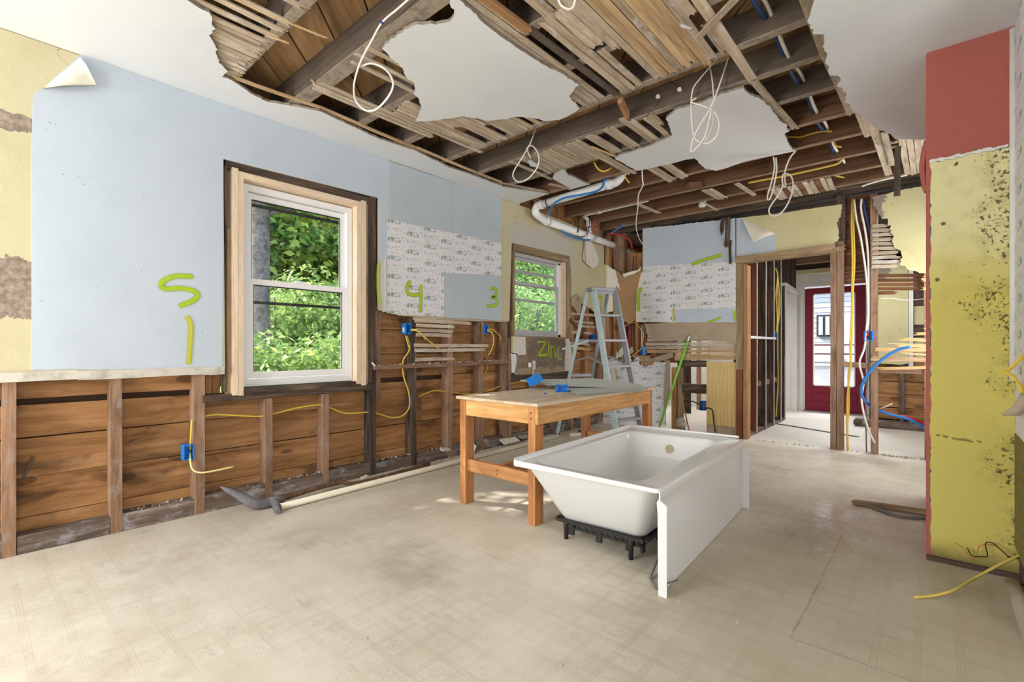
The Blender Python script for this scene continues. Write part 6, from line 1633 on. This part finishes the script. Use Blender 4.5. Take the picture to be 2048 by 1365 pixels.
# pieces of plaster by the left wall
for i, (u0, v0, u1, v1, w_, lb) in enumerate(((1003, 885, 1035, 878, .09, 'bent piece of plaster leaning on the sole plate behind the table leg'), (942, 908, 950, 890, .045, 'thin plaster splinter leaning on the wall left of the table'), (882, 900, 898, 899, .05, 'small white plaster piece lying on the sole plate'), (1040, 876, 1058, 873, .06, 'flat plaster piece lying beside the pipe behind the table'), (722, 958, 735, 952, .025, 'small plaster splinter under the large window'))):
    a, b = onx(u0, v0, XS + .04), onx(u1, v1, XS + .02)
    if i in (0, 3): a.z = max(a.z, .02); b.z = max(b.z, .03)
    o = board('plaster_piece', a, b, w_, .012, (.5, 0, 1), MAT['paper_back' if i != 3 else 'debris'], None, rag=(.01, .01), seg=2)
    tag(o, lb, 'plaster piece')
for i in range(14):
    u, v = random.choice(((1330, 1205), (1420, 1150), (1480, 1110), (1240, 1160), (980, 1240), (1110, 1330), (1190, 1340), (700, 1290), (1460, 1230)))
    p = onz(u + random.uniform(-40, 40), v + random.uniform(-20, 20), 0); s = random.uniform(.003, .007)
    o = mesh_obj('floor_crumb', [p + Vector(q) * s for q in ((-1, -.6, 0), (.9, -.8, 0), (1.1, .7, 0), (-.7, .9, 0), (-.3, -.2, 1.0), (.5, .3, .8))], [(0, 3, 2, 1), (0, 1, 4), (1, 5, 4), (1, 2, 5), (2, 3, 4, 5), (3, 0, 4)], MAT['debris'])
    tag(o, 'tiny dark crumb lying on the open linoleum floor', 'rubble', 'crumbs on the floor')
# ================================================================ OUTDOORS
MAT['ground'] = plaster('leaf_litter_ground', (96, 96, 58), (70, 66, 42), .7, sc=4)
g = mesh_obj('ground', [(-60, -40, -.35), (-3.83, -40, -.35), (-3.83, 60, -.35), (-60, 60, -.35), (-60, -40, 24), (-60, 60, 24), (-16, -40, .6), (-16, 60, .6)], [(0, 1, 2, 3)][:0] + [(6, 1, 2, 7), (4, 6, 7, 5)], MAT['ground'])
tag(g, 'wooded slope outside the left windows', 'ground', None, 'structure')
g = mesh_obj('ground_yard', [(-3.8, 9.85, -.3), (20, 9.85, -.3), (20, 40, -.3), (-3.8, 40, -.3), (-3.8, 9.85, -.35), (20, 9.85, -.35), (20, 40, -.35), (-3.8, 40, -.35)], [(0, 1, 2, 3), (7, 6, 5, 4)], plain('pale_paving', (206, 204, 198), .9))
tag(g, 'pale ground outside the entrance door', 'ground', None, 'structure')

def leaf_mat(name, a, b, c):
    m = Mat(name)
    at = m.new('ShaderNodeAttribute'); at.attribute_name = 'tint'
    cc = m.ramp(S(m.t, at.outputs['Fac']), [(0, lin(a)), (.55, lin(b)), (1, lin(c))])
    m.done(cc, .55)
    t = m.t
    tr = t.nodes.new('ShaderNodeBsdfTranslucent'); m.ln(cc, tr.inputs[0])
    mx = t.nodes.new('ShaderNodeMixShader'); mx.inputs[0].default_value = .42
    t.links.new(m.b.outputs[0], mx.inputs[1]); t.links.new(tr.outputs[0], mx.inputs[2])
    t.links.new(mx.outputs[0], t.nodes['Material Output'].inputs[0])
    return m.m
MAT['leaf'] = leaf_mat('broad_leaf_green', (76, 112, 50), (140, 172, 76), (214, 220, 112))
MAT['leaf_pale'] = leaf_mat('pale_shrub_leaf', (100, 134, 76), (158, 190, 110), (222, 232, 150))
MAT['leaf_dark'] = leaf_mat('dark_leaf_green', (42, 72, 34), (78, 116, 50), (132, 162, 72))
MAT['bark'] = wood('rough_bark', (92, 84, 78), (138, 130, 122), (172, 164, 156), stain=.5, vary=.1, sx=6, sy=14, bs=.8)
def foliage(name, clumps, n, size, mat, parent):
    """many small folded leaves scattered through ellipsoid clumps (centre, radii)"""
    wts = np.array([c[1][0] * c[1][1] * c[1][2] for c in clumps]) ** .67
    pick = rng.choice(len(clumps), n, p=wts / wts.sum())
    cen = np.array([c[0] for c in clumps])[pick]; rad = np.array([c[1] for c in clumps])[pick]
    d = rng.normal(size=(n, 3)); d /= np.linalg.norm(d, axis=1)[:, None]
    r = rng.random(n) ** .45
    pos = cen + d * rad * r[:, None]
    nrm = d * .6 + rng.normal(size=(n, 3)) * .6 + np.array([0.25, 0, .6]); nrm /= np.linalg.norm(nrm, axis=1)[:, None]
    ax = np.cross(nrm, rng.normal(size=(n, 3))); ax /= np.linalg.norm(ax, axis=1)[:, None]
    bx = np.cross(nrm, ax)
    s = size * rng.uniform(.6, 1.3, n)[:, None]
    V = np.empty((n, 4, 3), np.float32)
    V[:, 0] = pos - ax * s; V[:, 1] = pos + bx * s * .55 + nrm * s * .18
    V[:, 2] = pos + ax * s; V[:, 3] = pos - bx * s * .55 + nrm * s * .18
    me = bpy.data.meshes.new(name)
    me.vertices.add(n * 4); me.vertices.foreach_set('co', V.ravel())
    me.loops.add(n * 6); me.polygons.add(n * 2)
    base = (np.arange(n) * 4)[:, None]
    me.loops.foreach_set('vertex_index', (base + np.array([[0, 1, 2, 0, 2, 3]])).ravel().astype(np.int32))
    me.polygons.foreach_set('loop_start', (np.arange(n * 2) * 3).astype(np.int32))
    me.update(calc_edges=True)
    at = me.attributes.new('tint', 'FLOAT', 'POINT')
    at.data.foreach_set('value', np.repeat(np.clip(rng.normal(.5, .22, n), 0, 1), 4).astype(np.float32))
    me.materials.append(mat)
    o = bpy.data.objects.new(name, me)
    link(o, parent); o['kind'] = 'stuff'
    return o
def shrub(loc, r, h, n, size, mat, label, group=None):
    t = empty('shrub', loc, label, 'shrub', group)
    x, y, z = loc
    cl = []
    for i in range(9):
        a = random.uniform(0, 6.28); q = random.uniform(.2, .8)
        cl.append(((x + math.cos(a) * r * q, y + math.sin(a) * r * q, z + h * random.uniform(.25, .85)), (r * .55, r * .55, h * .28)))
    cl.append(((x, y, z + h * .4), (r, r, h * .45)))
    foliage('foliage', cl, n, size, mat, t)
    for i in range(4):
        a = random.uniform(0, 6.28)
        tube('stem', [(x, y, z - .1), (x + math.cos(a) * r * .3, y + math.sin(a) * r * .3, z + h * .4), (x + math.cos(a) * r * .6, y + math.sin(a) * r * .6, z + h * .8)], .02, MAT['bark'], t, 5)
    return t
def tree(loc, trunk_r, h, crown, n, size, mat, label, group=None, lean=(0, 0)):
    t = empty('tree', loc, label, 'tree', group)
    x, y, z = loc
    tube('trunk', [(x, y, z - .2), (x + lean[0] * .4, y + lean[1] * .4, z + h * .4), (x + lean[0], y + lean[1], z + h)], trunk_r, MAT['bark'], t, 14, radii=[trunk_r * 1.35, trunk_r * 1.05, trunk_r * .9, trunk_r * .6])
    for c, r in crown[:5]:
        tube('branch', [(x + lean[0] * .7, y + lean[1] * .7, z + h * .7), ((x + c[0]) / 2, (y + c[1]) / 2, (z + h * .8 + c[2]) / 2), c], trunk_r * .22, MAT['bark'], t, 6)
    foliage('foliage', crown, n, size, mat, t)
    return t
# the big trunk at the left of window 1
bt = Vector(onx(523, 700, -7.4))
def crown_at(cs): return [(c, r) for c, r in cs]
tree((bt.x, bt.y - .02, -.2), .145, 4.6, crown_at([((bt.x + .3, bt.y + .9, 3.55), (.9, 1.1, .6)), ((bt.x + .5, bt.y + 1.8, 3.3), (.8, .9, .6)), ((bt.x - .3, bt.y + 2.6, 3.7), (1, 1.1, .8)), ((bt.x - .5, bt.y + .2, 4.3), (1.2, 1.4, .7)), ((bt.x + .4, bt.y - .9, 3.8), (.8, .8, .6)), ((-7.5, -1.25, 5.0), (.9, .8, .9)), ((-7.5, .35, 5.2), (.9, .55, .9)), ((-7.3, -.5, 5.75), (.8, .9, .5)), ((-7.6, -.4, 4.2), (.6, .9, .45)), ((-7.5, 1.5, 5.2), (1, 1, 1)), ((-7.5, 2.7, 5.3), (1.1, 1.0, 1.1)), ((-7.5, 3.8, 5.4), (1, .9, 1))]),  # the high clumps are out of view, added to block part of the sun
     16000, .085, MAT['leaf'], 'broad-leaved tree with a thick grey trunk outside the large window')
# shrubs in front of and beyond it, low to high up the slope
for i, (x, y, z, r, h, n, sz, mt, lb) in enumerate([
    (-6.2, 2.75, -.3, .8, 1.5, 6000, .05, 'leaf_pale', 'pale leafy shrub nearest the large window'),
    (-6.6, 3.95, -.25, .9, 1.9, 6000, .05, 'leaf_pale', 'pale arching shrub right of the large trunk'),
    (-8.6, 3.6, 0, 1.2, 2.4, 8000, .055, 'leaf_pale', 'bright green shrub behind the large trunk'),
    (-8.9, 5.6, 0, 1.3, 2.6, 7000, .055, 'leaf_pale', 'bright green shrub further right behind the large trunk'),
    (-6.6, 7.4, -.2, 1.0, 1.9, 6000, .05, 'leaf_pale', 'pale shrub below the small window'),
    (-7.4, 8.7, -.2, 1.3, 2.7, 8000, .06, 'leaf_pale', 'tall pale shrub outside the small window'),
    (-8.6, 10.6, 0, 1.5, 3.2, 8000, .065, 'leaf_pale', 'tall shrub right of the pale one outside the small window'),
    (-10.2, 13.0, 0, 1.7, 3.4, 7000, .07, 'leaf', 'far shrub beyond the small window')]):
    shrub((x, y, z), r, h, n, sz, MAT[mt], lb)
for i, (x, y, s, mt, lb) in enumerate([
    (-12.5, 3.6, 1.0, 'leaf_dark', 'dark tree straight behind the large trunk'),
    (-12.2, 6.0, 1.05, 'leaf', 'green tree behind the shrubs of the large window'),
    (-12.8, 8.4, 1.05, 'leaf_dark', 'dark tree between the views of the two windows'),
    (-12.6, 11.0, 1.05, 'leaf', 'green tree behind the tall pale shrub'),
    (-13.2, 14.0, 1.1, 'leaf', 'green tree seen at the right of the small window'),
    (-13.8, 17.4, 1.1, 'leaf_pale', 'farthest pale tree beyond the small window'),
    (-16.5, 4.6, 1.4, 'leaf_dark', 'tall dark tree up the slope behind the large window'),
    (-16.8, 9.4, 1.4, 'leaf_dark', 'tall dark tree up the slope in the middle'),
    (-17.2, 15.0, 1.5, 'leaf', 'tall green tree up the slope behind the small window'),
    (-18, 21.0, 1.6, 'leaf', 'last tall tree up the slope')]):
    cr = []
    for k in range(9):
        cr.append(((x + random.uniform(-.9, .9) * s, y + random.uniform(-1.1, 1.1) * s, random.uniform(1.6, 5.2) * s), (random.uniform(.8, 1.3) * s, random.uniform(.9, 1.4) * s, random.uniform(.6, 1.0) * s)))
    tree((x, y, .1), .11 * s, 3.6 * s, cr, 7000, .10 * s, MAT[mt], lb)

# neighbouring white house seen through the glazed entrance door
nh = empty('neighbouring_house', (-1.5, 14.2, -.3), 'white clapboard house with a dark window seen through the entrance door', 'house')
MAT['siding'] = plain('white_siding', (176, 180, 186), .7)
for i in range(26):
    board('clapboard', (-5, 14.2, -.2 + i * .125), (4, 14.2, -.2 + i * .125), .14, .016, (0, -1, .16), MAT['siding'], nh)
box('wall', (-5, 4), (14.22, 14.4), (-.3, 3.4), MAT['siding'], nh)
a, b = ony(1633, 650, 14.1).x, ony(1664, 650, 14.1).x
wz0, wz1 = ony(1640, 674, 14.1).z, ony(1640, 630, 14.1).z
f = box('window', (a, b), (14.10, 14.16), (wz0, wz1), MAT['gasket'], nh)
box('pane', (a + .05, (a + b) / 2 - .03), (14.08, 14.10), (wz0 + .05, wz1 - .05), MAT['vinyl_grey'], f)
box('pane', ((a + b) / 2 + .03, b - .05), (14.08, 14.10), (wz0 + .05, wz1 - .05), MAT['vinyl_grey'], f)
box('window', (a - .15, b + .1), (14.08, 14.16), (.75, 1.15), MAT['vinyl_grey'], nh)
box('eave', (-5, 4), (13.6, 14.4), (3.2, 3.4), MAT['siding'], nh)
pr = empty('porch_wall', (-1.6, 12.0, -.3), 'low white porch wall outside the entrance door', 'wall')
box('panel', (-4.5, 2), (12.0, 12.1), (-.3, .72), MAT['siding'], pr)
box('cap', (-4.5, 2), (11.96, 12.14), (.72, .76), MAT['vinyl_grey'], pr)

# ---------------------------------------------------------------- shared groups of the repeats
GROUPS = {'junction box': 'blue plastic junction boxes', 'tree': 'trees outside the windows', 'shrub': 'shrubs outside the windows', 'plaster piece': 'loose plaster pieces along the left wall',
          'strap': 'black straps at the drain pipe', 'insulator': 'white knob insulators on the middle joist', 'board': 'board offcuts on the work table'}
for o in list(col.objects):
    if o.parent is None and 'group' not in o and 'category' in o:
        if o['category'] in GROUPS: o['group'] = GROUPS[o['category']]
        elif o['category'] == 'cable':
            o['group'] = 'loose ' + o.name.split('.')[0].replace('_', ' ') + 's'
        elif o.name.split('.')[0] in ('blue_pipe', 'red_pipe', 'red_riser', 'plastic_pipe'):
            o['group'] = o.name.split('.')[0].replace('_', ' ') + 's'
